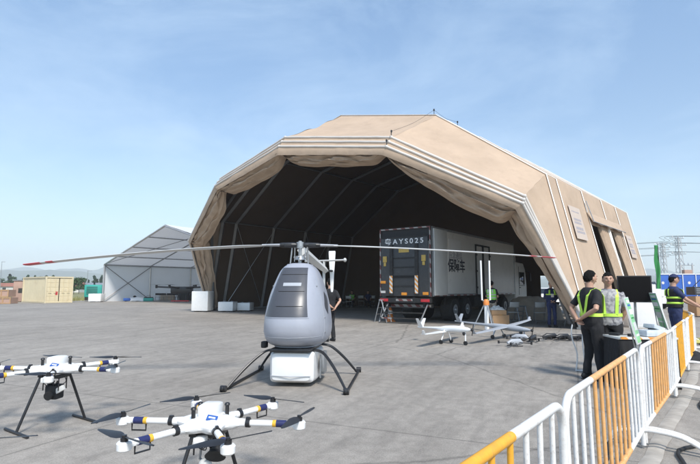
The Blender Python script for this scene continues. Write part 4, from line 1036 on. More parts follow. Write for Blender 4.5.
# thick yellow banners tied on the far barriers
for i in (3, 4):
    a, b = pts[i], pts[i+1]; d = (b-a).normalized(); nrm = V((d.y, -d.x, 0))
    t = thing('cable', 'x', 'x') if False else None
# cement kerb strip and black cable along the barriers
mb = MB()
def kerb(u, v):
    k = u*(len(pts)-2); i = min(int(k), len(pts)-3); p = pts[i].lerp(pts[i+1], k-i); d = (pts[i+1]-pts[i]).normalized(); nn = V((d.y,-d.x,0))
    return p+nn*(.02+.15*v+.03*fb(p,2)+.03*fb(p,9)*v)+V((0,0,.006+.012*sin(pi*v)))
mb.grid(kerb, 60, 6); tag(mb.build('path_strip', mat('cement_strip', (.36,.33,.29), .9, var=.2, scale=6), ang=80), kind='structure')
mb = MB(); P = []
for i in range(0, 40):
    k = i/39*(len(pts)-2.01); j = int(k); p = pts[j].lerp(pts[j+1], k-j); d = (pts[j+1]-pts[j]).normalized(); nn = V((d.y,-d.x,0)); P.append(p+nn*(.40+.10*sin(i*.9)+.06*sin(i*2.3))+V((0,0,.022)))
tag(mb.pipe(P, .016, 8, 3).build('cable', M['blk']), 'black rubber cable snaking on the ground along the right side of the barriers', 'cable')
mb = MB(); P = [p-(V((.85,-.55,0))*.55)+V((0,0,-.006)) for p in P[:14]]; tag(MB().pipe(P, .012, 8, 3).build('cable', M['blk']), 'thin black cable lying on the apron left of the nearest barriers', 'cable')
c = gp(690, 343); t = thing('hose_coil', 'yellow green hose bundled on the ground right of the barriers', 'hose', (c.x+.1, c.y, 0))
mb = MB(); mb.pipe([V(((.34-.02*(k//14))*cos(k*.45)*1.2, (.34-.02*(k//14))*sin(k*.45), .03+.012*(k//14)+.02*abs(sin(k*1.3)))) for k in range(60)], .028, 8, 2); mb.build('hose', M['hose'], t)
c = gp(694, 362); t = thing('cloth_bundle', 'crumpled dark grey cloth bundle on the ground at the right edge', 'bundle', (c.x, c.y, 0))
MB().grid(lambda u, v: V((-.35+.7*u, -.25+.5*v, .015+.16*sin(pi*u)**.6*sin(pi*v)**.6*(1+.9*fb(V((u*5,v*5,3)),1)))), 26, 20).build('cloth', M['black_cloth'], t, solid=.01)
# ------------------------------------------------------------------ display table, monitor, slanted boards, white plinths
c = gp(640, 388); tb_ = thing('display_table', 'dark clothed display table with pale board top behind the barriers', 'table', (4.40, 7.74, 0), radians(-4))
MB().box((0,0,.73),(.86,.52,.03),bev=.006).build('table_top', M['lgrey'], tb_)
mb = MB(); mb.grid(lambda u, v: V((-.42+.84*u, -.25+.02*sin(u*60)*(1-v)-.02*(1-v), .72*v+.005)), 90, 8); mb.grid(lambda u, v: V((-.42-.02*(1-v)+.015*sin(v*2+u*30)*(1-v), -.25+.5*u, .72*v+.005)), 40, 8); mb.grid(lambda u, v: V((.42, -.25+.5*u, .72*v+.005)), 10, 6)
mb.build('table_cloth', M['black_cloth'], tb_)
mb = MB(); mb.box((-.14,-.264,.735),(.5,.006,.035)); mb.build('hazard_edge', M['hazard'], tb_, smooth=False)
for x in (-.4,.4):
    for y in (-.23,.23): MB().tube((x,y,0),(x,y,.72),.015,n=6).build('leg', M['steel'], tb_)
def on_tb(x, y): return tb_.location+RZ(radians(-4))@V((x,y,0))
p = on_tb(.18,.02); t = thing('glass_case', 'clear angular acrylic display case on the table', 'case', (p.x,p.y,.746), .3)
gl = mat('acrylic', (.55,.60,.64), .08, var=.2, scale=9, spec=.8)
mb = MB(); mb.box((0,0,.05),(.42,.26,.09),bev=.01); mb.box((.1,.02,.12),(.22,.2,.06),rot=Matrix.Rotation(.3,3,'Y'),bev=.01); mb.build('case', gl, t)
for k, (x, y, lb) in enumerate(((-.34,.05,'black radio handset lying at the left end of the table'),(-.14,-.12,'black radio handset lying nearer the middle of the table'))):
    p = on_tb(x, y); t = thing('radio_handset', lb, 'radio', (p.x,p.y,.746), .6+k)
    MB().box((0,0,.022),(.07,.15,.04),bev=.01).build('case', M['blk'], t); MB().tube((.02,.07,.025),(.02,.19,.025),.007,n=6).build('antenna', M['blk'], t)
# monitor on a stand
mc = at(634.5, 289, 8.9); t = thing('monitor_stand', 'black flat monitor on a thin floor stand behind the display table', 'monitor', (mc.x, mc.y, 0), radians(-22))
mb = MB(); mb.box((0,0,mc.z),(.54,.045,.47),bev=.008); mo = mb.build('monitor', M['blk'], t); MB().box((0,-.0245,mc.z+.005),(.50,.004,.42)).build('screen', M['screen'], mo, smooth=False)
MB().tube((0,.05,.03),(0,.05,mc.z),.022,n=8).build('pole', M['steel'], t); MB().box((0,.05,.015),(.5,.35,.03),bev=.01).build('base', M['blk'], t)
# slanted boards with green graphics
def slant(label, ptop, pbot, wv, group=None):
    t = thing('slanted_board', label, 'sign', (pbot.x, pbot.y, 0)); b0 = V((pbot.x, pbot.y, 0))
    a, b, w = V(ptop)-b0, V(pbot)-b0, V(wv); n = (b-a).cross(w).normalized()
    def pan(o, u0, u1, v0, v1, th):
        mb = MB(); q = [a.lerp(b, v)+w*(u-.5)+n*o for u, v in ((u0,v0),(u1,v0),(u1,v1),(u0,v1))]; mb.rings([q, [x+n*th for x in q]]); return mb
    pn = pan(0, 0, 1, 0, 1, .02).build('board', M['lgrey'], t, smooth=False)
    for o, th in ((.020,.004),(-.004,.004)):
        pan(o, .10, .90, .03, .97, th).build('graphic', M['grngraph'], pn, smooth=False)
        o2 = o+.004 if o > 0 else o-.003
        for (v0, v1, m_) in ((.06,.13,'white'),(.16,.20,'bluep'),(.27,.38,'white'),(.44,.47,'grn'),(.55,.72,'lgrey'),(.80,.84,'white')):
            pan(o2, .18, .82, v0, v1, .003).build('printed_block', M[m_], pn, smooth=False)
    mb = MB()
    for u in (-.45,.45):
        mb.tube(a.lerp(b,.45)+w*u, V((b.x+w.x*u+.12, b.y+w.y*u+.1, 0)), .010, n=6); mb.tube(b+w*u, V((b.x+w.x*u, b.y+w.y*u, 0)), .014, n=6)
    mb.build('stand', M['alu'], t); return t
slant('larger slanted board with green graphics standing in front of the display table', at(624.5, 297.5, 7.25), at(638.5, 344, 7.05), V((.20,.26,.0)))
slant('narrow slanted board with green graphics right of the monitor', at(652, 293, 8.6), at(664, 328, 8.4), V((.10,.36,0)))
# white plinths
def plinth(label, c, rz, w, d, h):
    t = thing('white_plinth', label, 'plinth', c, rz); MB().box((0,0,h/2),(w,d,h),bev=.02).build('block', M['white'], t)
    MB().box((0,0,.03),(w+.02,d+.02,.06)).build('base_trim', M['lgrey'], t, smooth=False); return t
plinth('tall white plinth directly behind the man in the grey patterned shirt', V((11.0,19.2,0)), -.3, .95, .95, 1.6)
plinth('low white plinth below the black monitor', V((gp(641,319).x,gp(641,319).y+.5,0)), -.15, .8, .8, .95)
plinth('white plinth farther back, left of the guard in the neon vest', V((gp(656,313.5).x,gp(656,313.5).y+.5,0)), -.2, .95, .95, 1.42)
plinth('farthest white plinth, partly behind the guard in the neon vest', V((gp(669,308).x,gp(669,308).y+.5,0)), -.1, .95, .95, 1.35)
plinth('white plinth half hidden by the tan tent wall beside the monitor', V((gp(626,313).x+1.0,gp(626,313).y,0)), -.1, .9, .9, 1.7)
plinth('white plinth between the low one and the farther one', V((gp(647,315).x+.25,gp(647,315).y+2.2,0)), -.1, .9, .9, 1.3)
# bent white tube stand behind the men
c = gp(579, 371); t = thing('tube_stand', 'bent white tubular stand on the ground left of the black-shirted man', 'stand', (c.x, c.y, 0), .2)
MB().pipe([(-.06,0,.0),(-.05,0,.05),(-.02,.0,.30),(-.10,.02,.62),(-.02,.05,.86),(.2,.08,.9)], .012, 8, 5).build('tube', M['white'], t)
MB().pipe([(-.06,0,.012),(.10,-.02,.012),(.12,-.02,.10),(.10,0,.5),(.2,.08,.88)], .012, 8, 5).build('tube', M['white'], t)
# ------------------------------------------------------------------ right background
bl0 = gp(659, 304); 
for k in range(11):
    t = thing('blue_container', 'blue site hoarding panel with pale round emblem behind the barriers', 'panel', V((bl0.x+.2+1.22*k*1.0, bl0.y+.5-.02*k, 0)), 0, 'blue hoarding panels at the right'); t.name = 'hoarding_panel'
    MB().box((.6,0,1.38),(1.19,.06,2.7),bev=.01).build('panel', M['bluep'], t)
    mb = MB(); mb.box((.6,-.02,2.76),(1.2,.12,.08)); mb.box((0.0,-.03,1.38),(.06,.10,2.75)); mb.build('frame', M['white'], t, smooth=False)
    mb = MB(); mb.tube((.6,-.036,1.95),(.6,-.030,1.95),.13,n=20); mb.build('emblem', M['paper'], t)
def pole(label, px, ptop, Y, s, seed):
    b = at(px, 288, Y); top = at(px, ptop, Y).z
    t = thing('utility_tower', label, 'pylon', (b.x, b.y, 0), .3)
    mb = MB(); w0, w1 = .42*s, .22*s; n = 9
    for i in range(n):
        z0, z1_ = top*i/n, top*(i+1)/n; a = w0+(w1-w0)*i/n; b_ = w0+(w1-w0)*(i+1)/n
        for sx, sy in ((-1,-1),(1,-1),(1,1),(-1,1)):
            mb.tube((sx*a,sy*a,z0),(sx*b_,sy*b_,z1_),.05,n=4)
        for (x0,y0),(x1,y1) in (((-1,-1),(1,-1)),((1,-1),(1,1)),((1,1),(-1,1)),((-1,1),(-1,-1))):
            mb.tube((x0*a,y0*a,z0),(x1*b_,y1*b_,z1_),.028,n=4); mb.tube((x1*a,y1*a,z0),(x0*b_,y0*b_,z1_),.028,n=4)
    mb.build('lattice', M['concrete_obj'], t, smooth=False)
    arms = []
    for k, (dz, w) in enumerate(((.15,1.6),(1.1,2.2),(2.3,1.9))):
        z = top-dz*s; mb = MB(); mb.box((0,0,z),(w*s*1.3,.10,.10)); ar = mb.build('cross_arm', M['steel'], t, smooth=False)
        for s_ in (-1, 0, 1):
            mb = MB()
            for q in range(3): mb.tube((s_*w*s*.6,0,z+.05+.09*q),(s_*w*s*.6,0,z+.11+.09*q),.07,.04,8)
            mb.build('insulator', M['steel'], ar)
            arms.append(V((b.x+s_*w*s*.6*cos(.3), b.y+s_*w*s*.6*sin(.3), z+.3)))
    return arms
a1 = pole('shorter pale lattice pylon standing right beside the green flag', 665.5, 243, 84, 1.0, 1)
a2 = pole('taller pale lattice pylon right of the shorter one', 681.5, 237, 78, 1.15, 2)
for k, (p, q) in enumerate(zip(a1, a2)):
    mb = MB(); m_ = (p+q)/2-V((0,0,.25)); mb.pipe([p, m_, q, q+V((22,-3,-.6)), q+V((46,-6,.3))], .022, 4, 5)
    l0 = p+V((-22,6,-.7)); mb2 = MB().pipe([p, l0, p+V((-46,12,0))], .02, 4, 6)
    o = mb.build('power_line', M['chassis']); tag(o, 'thin power wire strung between and beyond the two lattice pylons', 'wire', 'power wires'); o2 = mb2.build('power_line', M['chassis']); tag(o2, 'thin power wire running left from the shorter pylon behind the tent', 'wire', 'power wires left of the pylons')
b = at(688, 288, 76); t = thing('pole_transformer', 'grey transformer box on twin poles right of the taller pylon', 'transformer', (b.x, b.y, 0))
for s_ in (-1,1): MB().tube((s_*.9,0,0),(s_*.9,0,5.0),.12,n=8).build('pole', M['concrete_obj'], t)
MB().box((0,0,3.6),(1.2,.8,1.2),bev=.08).build('tank', M['pinkb'], t)
mb = MB(); mb.box((0,0,2.9),(2.4,.3,.15)); mb.box((0,0,4.9),(2.4,.1,.1)); mb.build('cross_arm', M['steel'], t, smooth=False)
mb = MB()
for x in (-.9,-.3,.3,.9): mb.tube((x,0,4.95),(x,0,5.25),.1,.05,8)
mb.build('insulator', M['steel'], t)
# feather flag
b = at(661, 288, 33); t = thing('feather_flag', 'tall narrow green feather flag behind the black monitor', 'flag', (b.x, b.y, 0), .0)
zt = at(658, 244.5, 33).z; MB().pipe([(.0,0,0),(.0,0,zt*.8),(-.03,0,zt),(-.25,0,zt+.03)], .025, 7, 5).build('pole', M['steel'], t)
def fl_(u, v):
    z = .9+(zt-.95)*v; w = .33*(.72+.28*v)*(1+.22*sin(v*11)); return V((-w*u+.0, .07*sin(v*9+u*4), z+.06*sin(u*3)*(1-v)))
MB().grid(fl_, 8, 40).build('banner', M['grn'], t, solid=.008)
# grey kiosk box at right edge
b = gp(711, 318); t = thing('control_cabinet', 'dark grey metal cabinet with brown lower part at the right edge', 'cabinet', (b.x+.2, b.y+1, 0), .1)
MB().box((0,0,1.32),(.95,.6,.42),bev=.02).build('upper_box', M['tr_dark'], t); MB().box((0,0,.55),(.9,.58,1.0),bev=.02).build('lower_box', M['card'], t)
mb = MB()
for k in range(3): mb.box((0,-.305,1.22+.1*k),(.8,.02,.03))
mb.build('louvre', M['grey'], t, smooth=False)
MB().tube((-.35,0,1.5),(.35,.0,2.1),.02,n=6).build('diagonal_pole', M['blk'], t)
# ------------------------------------------------------------------ trees, far houses
def tree_mesh(seed, H, W, conif):
    rnd = random.Random(seed)
    tb = MB(); tb.loft([(0,0,0),(.05*H*.1,0,H*.35),(0,.02*H,H*.75)],[.035*H*.5,.025*H*.5,.01*H*.5],8)
    for k in range(7):
        a = rnd.uniform(0,6.28); z = H*rnd.uniform(.25,.7); r = W*.35; tb.tube((0,0,z),(r*cos(a),r*sin(a),z+.12*H),.008*H,.003*H,5)
    cb = MB(); n = 420
    clumps = []
    for k in range(16 if not conif else 12):
        if conif: z = H*(.2+.78*k/12); rr = W*.42*(1-(z/H)*.85)*rnd.uniform(.6,1.1); a = rnd.uniform(0,6.28); clumps.append((V((rr*.5*cos(a), rr*.5*sin(a), z)), rr*1.0+.1))
        else: a = rnd.uniform(0,6.28); z = H*rnd.uniform(.3,.95); rr = W*.36*rnd.uniform(.3,1)*(1.1-abs(z/H-.55)*1.2); clumps.append((V((rr*cos(a), rr*sin(a), z)), W*rnd.uniform(.13,.24)))
    for c, r in clumps:
        for i in range(n//10):
            d = V((rnd.gauss(0,1), rnd.gauss(0,1), rnd.gauss(0,.8))).normalized()*r*rnd.uniform(.5,1.05); p = c+d; s = .05*H*rnd.uniform(.5,1.1)
            u = V((rnd.gauss(0,1), rnd.gauss(0,1), rnd.gauss(0,1))).normalized(); v = u.orthogonal()
            cb.face([p+u*s, p+v*s*.6, p-u*s, p-v*s*.6])
    return tb, cb
protos = []
for k in range(6):
    con = k >= 3; H = 1.0; tb2, cb2 = tree_mesh(k+1, 10.0, 7.0 if not con else 4.0, con); tb2.mats = [M['bark']]; cb2.mats = [M['leaf2' if con else 'leaf']]
    protos.append((tb2.mesh('trunk'), cb2.mesh('crown')))
rnd = random.Random(5)
def tree(px, Y, h, k, wmul=1.0):
    b = at(px, 288, Y); con = k >= 3
    t = thing('conifer_tree' if con else 'broadleaf_tree', 'narrow dark pointed tree in the hazy tree line beyond the containers' if con else 'round leafy tree in the hazy tree line beyond the containers', 'tree', (b.x, b.y, 0), rnd.uniform(0,6), 'pointed trees on the left horizon' if con else 'round trees on the left horizon')
    s_ = h/10; t.scale = (s_*wmul, s_*wmul, s_)
    for nm, me in (('trunk', protos[k][0]), ('crown', protos[k][1])):
        o = bpy.data.objects.new(nm, me); C.objects.link(o); o.parent = t
for i in range(30):
    px = -6+115*i/29+rnd.uniform(-1.5,1.5); Y = rnd.uniform(190, 260); k = rnd.choice((0,1,2,3,4,5)); top = rnd.uniform(272.5, 279.5) if k >= 3 else rnd.uniform(276.5, 281.5)
    tree(px, Y, CAMH+(288-top)*Y/500, k, 1.15)
tree(74, 120, 5.2-.9, 0, .9); tree(79, 130, 4.0, 2, 1.2)
for px, Y, w, h, m_, rf in ((33,185,14,2.0,'plaster','roofred'),(66,170,11,2.0,'plaster','roofred'),(77,178,12,1.7,'plaster','steel'),(9,185,12,2.0,'plaster','roofred'),(95,180,12,2.0,'plaster','steel')):
    b = at(px, 288, Y); t = thing('farm_house', 'low pale '+{'roofred':'reddish','steel':'grey'}[rf]+'-roofed building before the trees on the left horizon', 'house', (b.x, b.y, 0), .1, 'low '+rf[:4]+' roofed buildings on the left horizon')
    MB().box((0,0,h/2),(w,6,h)).build('wall', M[m_], t, smooth=False)
    mb = MB(); mb.rings([[V((x,-3.4,h)),V((x,3.4,h)),V((x,0,h+1.3))] for x in (-w/2-.3,w/2+.3)]); mb.build('roof', M[rf], t, smooth=False)
    for k in range(3): MB().box((-w/3+k*w/3,-3.02,h*.55),(1.2,.06,1.0)).build('window', M['glassd'], t, smooth=False)
for px, top, Y in ((87,271,150),(0,262,180),(137,262,0)):
    if Y:
        b = at(px, 288, Y); h = CAMH+(288-top)*Y/500; t = thing('lamp_pole', 'thin tall lamp pole on the horizon '+('above the teal generator' if px > 50 else 'at the left edge'), 'lamp pole', (b.x,b.y,0))
        MB().tube((0,0,0),(0,0,h),.14,.08,6).build('pole', M['steel'], t); MB().box((.5,0,h),(1.4,.2,.12)).build('lamp_head', M['steel'], t, smooth=False)
for px0, px1, Y in ((70,82,80),):
    pass
# yellow grass tufts at the apron's edge
mb = MB(); rnd = random.Random(3)
for i in range(5000):
    x = rnd.uniform(-70, -31); y = 54.2-(-33-x)*.039+rnd.uniform(0, 14); h = rnd.uniform(.15,.55); a = rnd.uniform(0,6.28); p = V((x,y,-.06)); d = V((cos(a),sin(a),0))*.06
    mb.face([p-d, p+d, p+V((rnd.uniform(-.1,.1),rnd.uniform(-.1,.1),h))])
tag(mb.build('grass', mat('straw_grass', (.26,.25,.09), .9, var=.3, scale=.2), smooth=False), 'dry yellowish grass along the far edge of the apron', 'grass', kind='stuff')
# ------------------------------------------------------------------ people
def fuse(mb, voxel, it=5, name='m'):
    bmesh.ops.recalc_face_normals(mb.bm, faces=mb.bm.faces[:])
    me = bpy.data.meshes.new(name); mb.bm.to_mesh(me); mb.bm.free()
    o = bpy.data.objects.new('tmp', me); C.objects.link(o)
    r = o.modifiers.new('r', 'REMESH'); r.mode = 'VOXEL'; r.voxel_size = voxel
    s_ = o.modifiers.new('s', 'SMOOTH'); s_.factor = .5; s_.iterations = it
    bpy.context.view_layer.update(); dg = bpy.context.evaluated_depsgraph_get(); out = bpy.data.meshes.new_from_object(o.evaluated_get(dg), depsgraph=dg)
    bpy.data.objects.remove(o); return out
def put(me, name, m, parent, wr=0, ws=9, sd=0):
    if wr:
        me.update()
        for v in me.vertices:
            p = v.co; f = noise.noise(V((p.x*ws+sd, p.y*ws, p.z*ws*.55)))+.5*noise.noise(V((p.x*ws*2.3, p.y*ws*2.3+sd, p.z*ws*1.1))); v.co = p+V(v.normal)*wr*f
    me.materials.clear(); me.materials.append(m); me.polygons.foreach_set('use_smooth', [True]*len(me.polygons)); me.name = name
    o = bpy.data.objects.new(name, me); C.objects.link(o); o.parent = parent; return o
TOR = [(.86,.150,.105,0),(.92,.168,.118,0),(.98,.165,.118,0),(1.06,.155,.112,.005),(1.14,.155,.112,.008),(1.22,.168,.118,.008),(1.30,.182,.122,.004),(1.36,.188,.115,0),(1.41,.170,.098,-.005),(1.45,.120,.078,-.008),(1.48,.070,.062,-.008),(1.52,.054,.055,-.004)]
def tor(z):
    if z <= TOR[0][0]: return TOR[0][1:]
    for a, b in zip(TOR, TOR[1:]):
        if a[0] <= z <= b[0]:
            t = (z-a[0])/(b[0]-a[0]); return tuple(a[i]+(b[i]-a[i])*t for i in (1,2,3))
    return TOR[-1][1:]
def person(label, loc, yaw, k=1.0, J=None, top=('black_cloth','short'), pants='black_cloth', shoe='blk', hair=True, cap=None, straps=None, vest=None, headyaw=0, headpitch=0, vox=.011, girth=1.0, extra=None, lean=None):
    t = thing('person', label, 'person', loc, yaw); t.scale = (k*girth, k*girth, k)
    D = dict(hipL=(-.085,0,.90), kneeL=(-.10,.02,.50), ankL=(-.11,-.02,.09), hipR=(.085,0,.90), kneeR=(.10,.02,.50), ankR=(.11,-.02,.09),
             shL=(-.178,-.01,1.385), elL=(-.235,-.03,1.12), wrL=(-.23,.06,.88), shR=(.178,-.01,1.385), elR=(.235,-.03,1.12), wrR=(.23,.06,.88), hdL=(0,.2,-1), hdR=(0,.2,-1), toeL=(-.05,1,0), toeR=(.05,1,0))
    if J: D.update(J)
    D = {a: V(b) for a, b in D.items()}
    # --- head
    HC = V((0,.018,1.632)); Rh = Matrix.Rotation(headyaw,3,'Z')@Matrix.Rotation(headpitch,3,'X'); NB = V((0,-.005,1.52))
    hp = lambda p: NB+Rh@(V(p)-NB)
    hb = bmesh.new(); bmesh.ops.create_icosphere(hb, subdivisions=5, radius=1)
    for v in hb.verts:
        x, y, z = v.co; X, Y, Z = x*.076, y*.096, z*.118
        if z < 0: q = min(1, -z); X *= 1-.32*q**1.6; Y = Y*(1-.12*q) if y > 0 else Y*(1-.42*q)
        if y > .3 and abs(x) < .9:
            g = lambda cx, cz, sx, sz: math.exp(-((x-cx)/sx)**2-((z-cz)/sz)**2)
            Y += .024*g(0,-.16,.16,.15)+.012*g(0,.02,.13,.22)-.012*(g(.38,.06,.22,.12)+g(-.38,.06,.22,.12))+.006*(g(.38,.24,.3,.08)+g(-.38,.24,.3,.08))
            Y += .008*g(0,-.45,.26,.05)+.009*g(0,-.57,.24,.05)-.005*g(0,-.51,.28,.03)+.011*g(0,-.84,.3,.14)+.004*(g(.55,-.2,.25,.2)+g(-.55,-.2,.25,.2))
        v.co = hp(HC+V((X, Y, Z)))
    body = MB(); 
    # neck and bare arms and torso core
    body.loft([(0,-.008,1.42),(0,-.005,1.50),hp((0,-.002,1.57)),hp((0,.0,1.62))],[(.075,.06),(.056,.058),(.054,.058),(.05,.055)],14)
    body.loft([(0,0,.9),(0,0,1.2),(0,0,1.38),(0,0,1.45)],[(.13,.08),(.13,.085),(.14,.08),(.08,.05)],14)
    for s_ in 'LR':
        sh, el, wr = D['sh'+s_], D['el'+s_], D['wr'+s_]
        body.loft([sh*.85+V((0,0,sh.z*.15)), sh, sh.lerp(el,.4), el, el.lerp(wr,.3), wr, wr+(wr-el).normalized()*.02],[.05,.05,.044,.037,.038,.026,.025],12)
    for s_ in 'LR': body.loft([D['hip'+s_],D['knee'+s_],D['ank'+s_]],[.07,.045,.036],10)
    bm2 = body.bm; mp = {v: bm2.verts.new(v.co) for v in hb.verts}
    for f in hb.faces: bm2.faces.new([mp[v] for v in f.verts])
    hb.free()
    me = fuse(body, vox*.7, 2); 
    # hands appended to the same mesh
    hm = bmesh.new(); hm.from_mesh(me); H2 = MB(); 
    for s_ in 'LR':
        el, wr = D['el'+s_], D['wr'+s_]; d = D['hd'+s_].normalized(); side = V((1,0,0)) if s_ == 'R' else V((-1,0,0))
        inn = -side; f_ = V((0,1,0)) if abs(d.y) < .8 else V((0,0,1)); th = (f_-d*f_.dot(d)).normalized(); pn = d.cross(th).normalized()
        if pn.dot(inn) < 0: pn = -pn
        pc = wr+d*.045
        H2.loft([wr-d*.01, wr+d*.02, wr+d*.06, wr+d*.092],[(.024,.020),(.036,.017),(.041,.015),(.038,.013)],10,ref=th)
        for q, (off, ln) in enumerate(((.030,.066),(.010,.076),(-.010,.070),(-.029,.055))):
            b0 = wr+d*.088+th*off; c1 = d*.8+pn*.6; c2 = d*.35+pn*.95
            H2.loft([b0, b0+d*ln*.42, b0+d*ln*.42+c1.normalized()*ln*.32, b0+d*ln*.42+c1.normalized()*ln*.32+c2.normalized()*ln*.26],[.0090,.0085,.0078,.0062],7)
        b0 = wr+d*.03+th*.032; H2.loft([b0, b0+(th*.8+d*.6)*.03, b0+(th*.8+d*.6)*.03+(d*.9+th*.2+pn*.3)*.032],[.0115,.0105,.008],7)
    mh = H2.mesh('hand'); hm.from_mesh(mh); hm.to_mesh(me); hm.free()
    bd = put(me, 'body', M['skin'], t)
    # --- face details
    mb = MB()
    for s_ in (-1,1): mb.ell(hp(HC+V((s_*.029,.0775,.006))),(.011,.006,.0048),12,8,Rh)
    mb.build('eye', M['paper'], bd); mb = MB()
    for s_ in (-1,1): mb.ell(hp(HC+V((s_*.029,.0815,.006))),(.0058,.004,.0052),10,6,Rh); mb.ell(hp(HC+V((s_*.030,.0885,.030))),(.020,.007,.0045),10,6,Rh)
    mb.build('eyebrow', M['hair'], bd)
    mb = MB(); mb.ell(hp(HC+V((0,.0935,-.058))),(.022,.007,.006),12,6,Rh); mb.build('lips', mat('lips',(.34,.14,.11),.5,var=.05) if 'lips' not in bpy.data.materials else bpy.data.materials['lips'], bd)
    mb = MB()
    for s_ in (-1,1): mb.ell(hp(HC+V((s_*.078,-.005,-.008))),(.010,.020,.032),10,8,Rh)
    mb.build('ear', M['skin'], bd)
    if hair:
        hh = bmesh.new(); bmesh.ops.create_icosphere(hh, subdivisions=5, radius=1); kill = []
        for v in hh.verts:
            x, y, z = v.co
            lim = (.43+.08*noise.noise(V((x*5,y*5,0)))) if y > .42 else (-.02-.62*max(0,-y)**.7 if y < .12 else .50*(y-.12)/.30-.02*(1-(y-.12)/.30))
            if z < lim: kill.append(v); continue
            n_ = 1+.07*noise.noise(V((x*6,y*6,z*6)))+.07*noise.noise(V((x*22,y*22,z*14)))
            g = 1.0 if z > lim+.1 else .94
            X, Y, Z = x*.083*n_*g, y*.103*n_*g, z*.131*n_
            if z < 0 and y < 0: Y *= 1-.30*min(1,-z); X *= 1-.1*(-z)
            v.co = hp(HC+V((X, Y-.003, Z)))
        bmesh.ops.delete(hh, geom=kill, context='VERTS'); mm2 = bpy.data.meshes.new('hair'); hh.to_mesh(mm2); hh.free(); put(mm2, 'hair', M['hair'], bd)
    if cap:
        hh = bmesh.new(); bmesh.ops.create_icosphere(hh, subdivisions=4, radius=1); kill = []
        for v in hh.verts:
            x, y, z = v.co
            if z < .30: kill.append(v); continue
            v.co = hp(HC+V((x*.090, y*.110, z*.136)))
        bmesh.ops.delete(hh, geom=kill, context='VERTS'); mm2 = bpy.data.meshes.new('cap'); hh.to_mesh(mm2); hh.free(); cp = put(mm2, 'cap', M[cap], t)
        cp.modifiers.new('s','SOLIDIFY').thickness = .006
        MB().grid(lambda u, v: hp(HC+V((.072*sin((u-.5)*pi), .088+.075*v*cos((u-.5)*pi*.9)-.03*(1-cos((u-.5)*pi)), .045-.018*v+.008*cos((u-.5)*pi)))), 14, 5).build('brim', M[cap], cp, solid=.005)
    # --- clothing
    sh_ = MB(); sh_.loft([(0,y0_,z) for z, a, b, y0_ in TOR if z < 1.50],[(a+.014,b+.014) for z, a, b, y0_ in TOR if z < 1.50],24)
    for s_ in 'LR':
        sh, el, wr = D['sh'+s_], D['el'+s_], D['wr'+s_]; inner = V((sh.x*.5, sh.y, sh.z+.028))
        if top[1] == 'short': sh_.loft([inner, sh, sh.lerp(el,.4), sh.lerp(el,.78)],[.064,.060,.058,.058],14)
        else: sh_.loft([inner, sh, sh.lerp(el,.5), el, el.lerp(wr,.5), el.lerp(wr,.96)],[.066,.066,.058,.052,.047,.040],14)
    put(fuse(sh_, vox, 4), 'shirt', M[top[0]], t, .014, 9, k*7)
    pa = MB(); pa.loft([(0,0,.80),(0,0,.86),(0,0,.93),(0,0,1.0)],[(.12,.09),(.168,.118),(.172,.122),(.162,.118)],20)
    for s_ in 'LR':
        h_, kn, an = D['hip'+s_], D['knee'+s_], D['ank'+s_]
        pa.loft([h_+V((0,0,.03)), h_-V((0,0,.08)), h_.lerp(kn,.6), kn, kn.lerp(an,.5), an+V((0,0,.0))],[(.088,.10),(.094,.10),(.078,.082),(.066,.068),(.062,.064),(.060,.064)],16)
    put(fuse(pa, vox, 4), 'trousers', M[pants], t, .018, 9, k*3)
    for s_ in 'LR':
        an = D['ank'+s_]; to = D['toe'+s_].normalized(); b0 = V((an.x, an.y, 0))
        mb = MB(); mb.loft([b0-to*.075+V((0,0,.04)), b0-to*.05+V((0,0,.055)), b0+V((0,0,.06)), b0+to*.08+V((0,0,.045)), b0+to*.15+V((0,0,.035)), b0+to*.185+V((0,0,.028))],[(.025,.035),(.038,.055),(.040,.06),(.046,.044),(.042,.034),(.018,.02)],14)
        so = mb.build('shoe', M[shoe], t)
        mb = MB(); mb.loft([b0-to*.08+V((0,0,.010)), b0-to*.04+V((0,0,.010)), b0+to*.10+V((0,0,.010)), b0+to*.19+V((0,0,.012))],[(.028,.010),(.042,.010),(.048,.010),(.02,.008)],12); mb.build('sole', M['lgrey'] if shoe != 'blk' else M['rubber'], so)
    # --- straps / vests
    def surfp(x, z, fr, off=.026):
        a, b, yc = tor(z); a += off; b += off; q = min(.995, abs(x)/a); return V((x, yc+(b if fr else -b)*sqrt(1-q*q), z))
    def band(z0, h, off=.027):
        mb = MB(); R = []
        for z in (z0-h/2, z0+h/2):
            a, b, yc = tor(z); R.append([V(((a+off)*cos(q), yc+(b+off)*sin(q), z)) for q in [2*pi*i/40 for i in range(40)]])
        mb.rings(R, cap=False); return mb
    if straps:
        v_ = band(1.04, .052, .024).build('reflective_belt', M[straps], t, smooth=False, solid=.003)
        for s_ in (-1,1):
            P = []
            for z in (1.05,1.12,1.2,1.28,1.34): P.append(surfp(s_*(.085+.02*(z-1.05)/.3), z, True, .030))
            P += [V((s_*.105, .07, 1.435)), V((s_*.108, .0, 1.466)), V((s_*.10,-.075,1.435))]
            for z in (1.34,1.26,1.18,1.10,1.05): P.append(surfp(s_*(.10-.075*(1.34-z)/.3*1.0), z, False, .030))
            mb = MB(); R = []
            for i, p in enumerate(P): R.append([p-V((.024,0,0)), p+V((.024,0,0))])
            mb.rings(R, cap=False, closed=False); mb.build('reflective_strap', M[straps], v_, smooth=False, solid=.003)
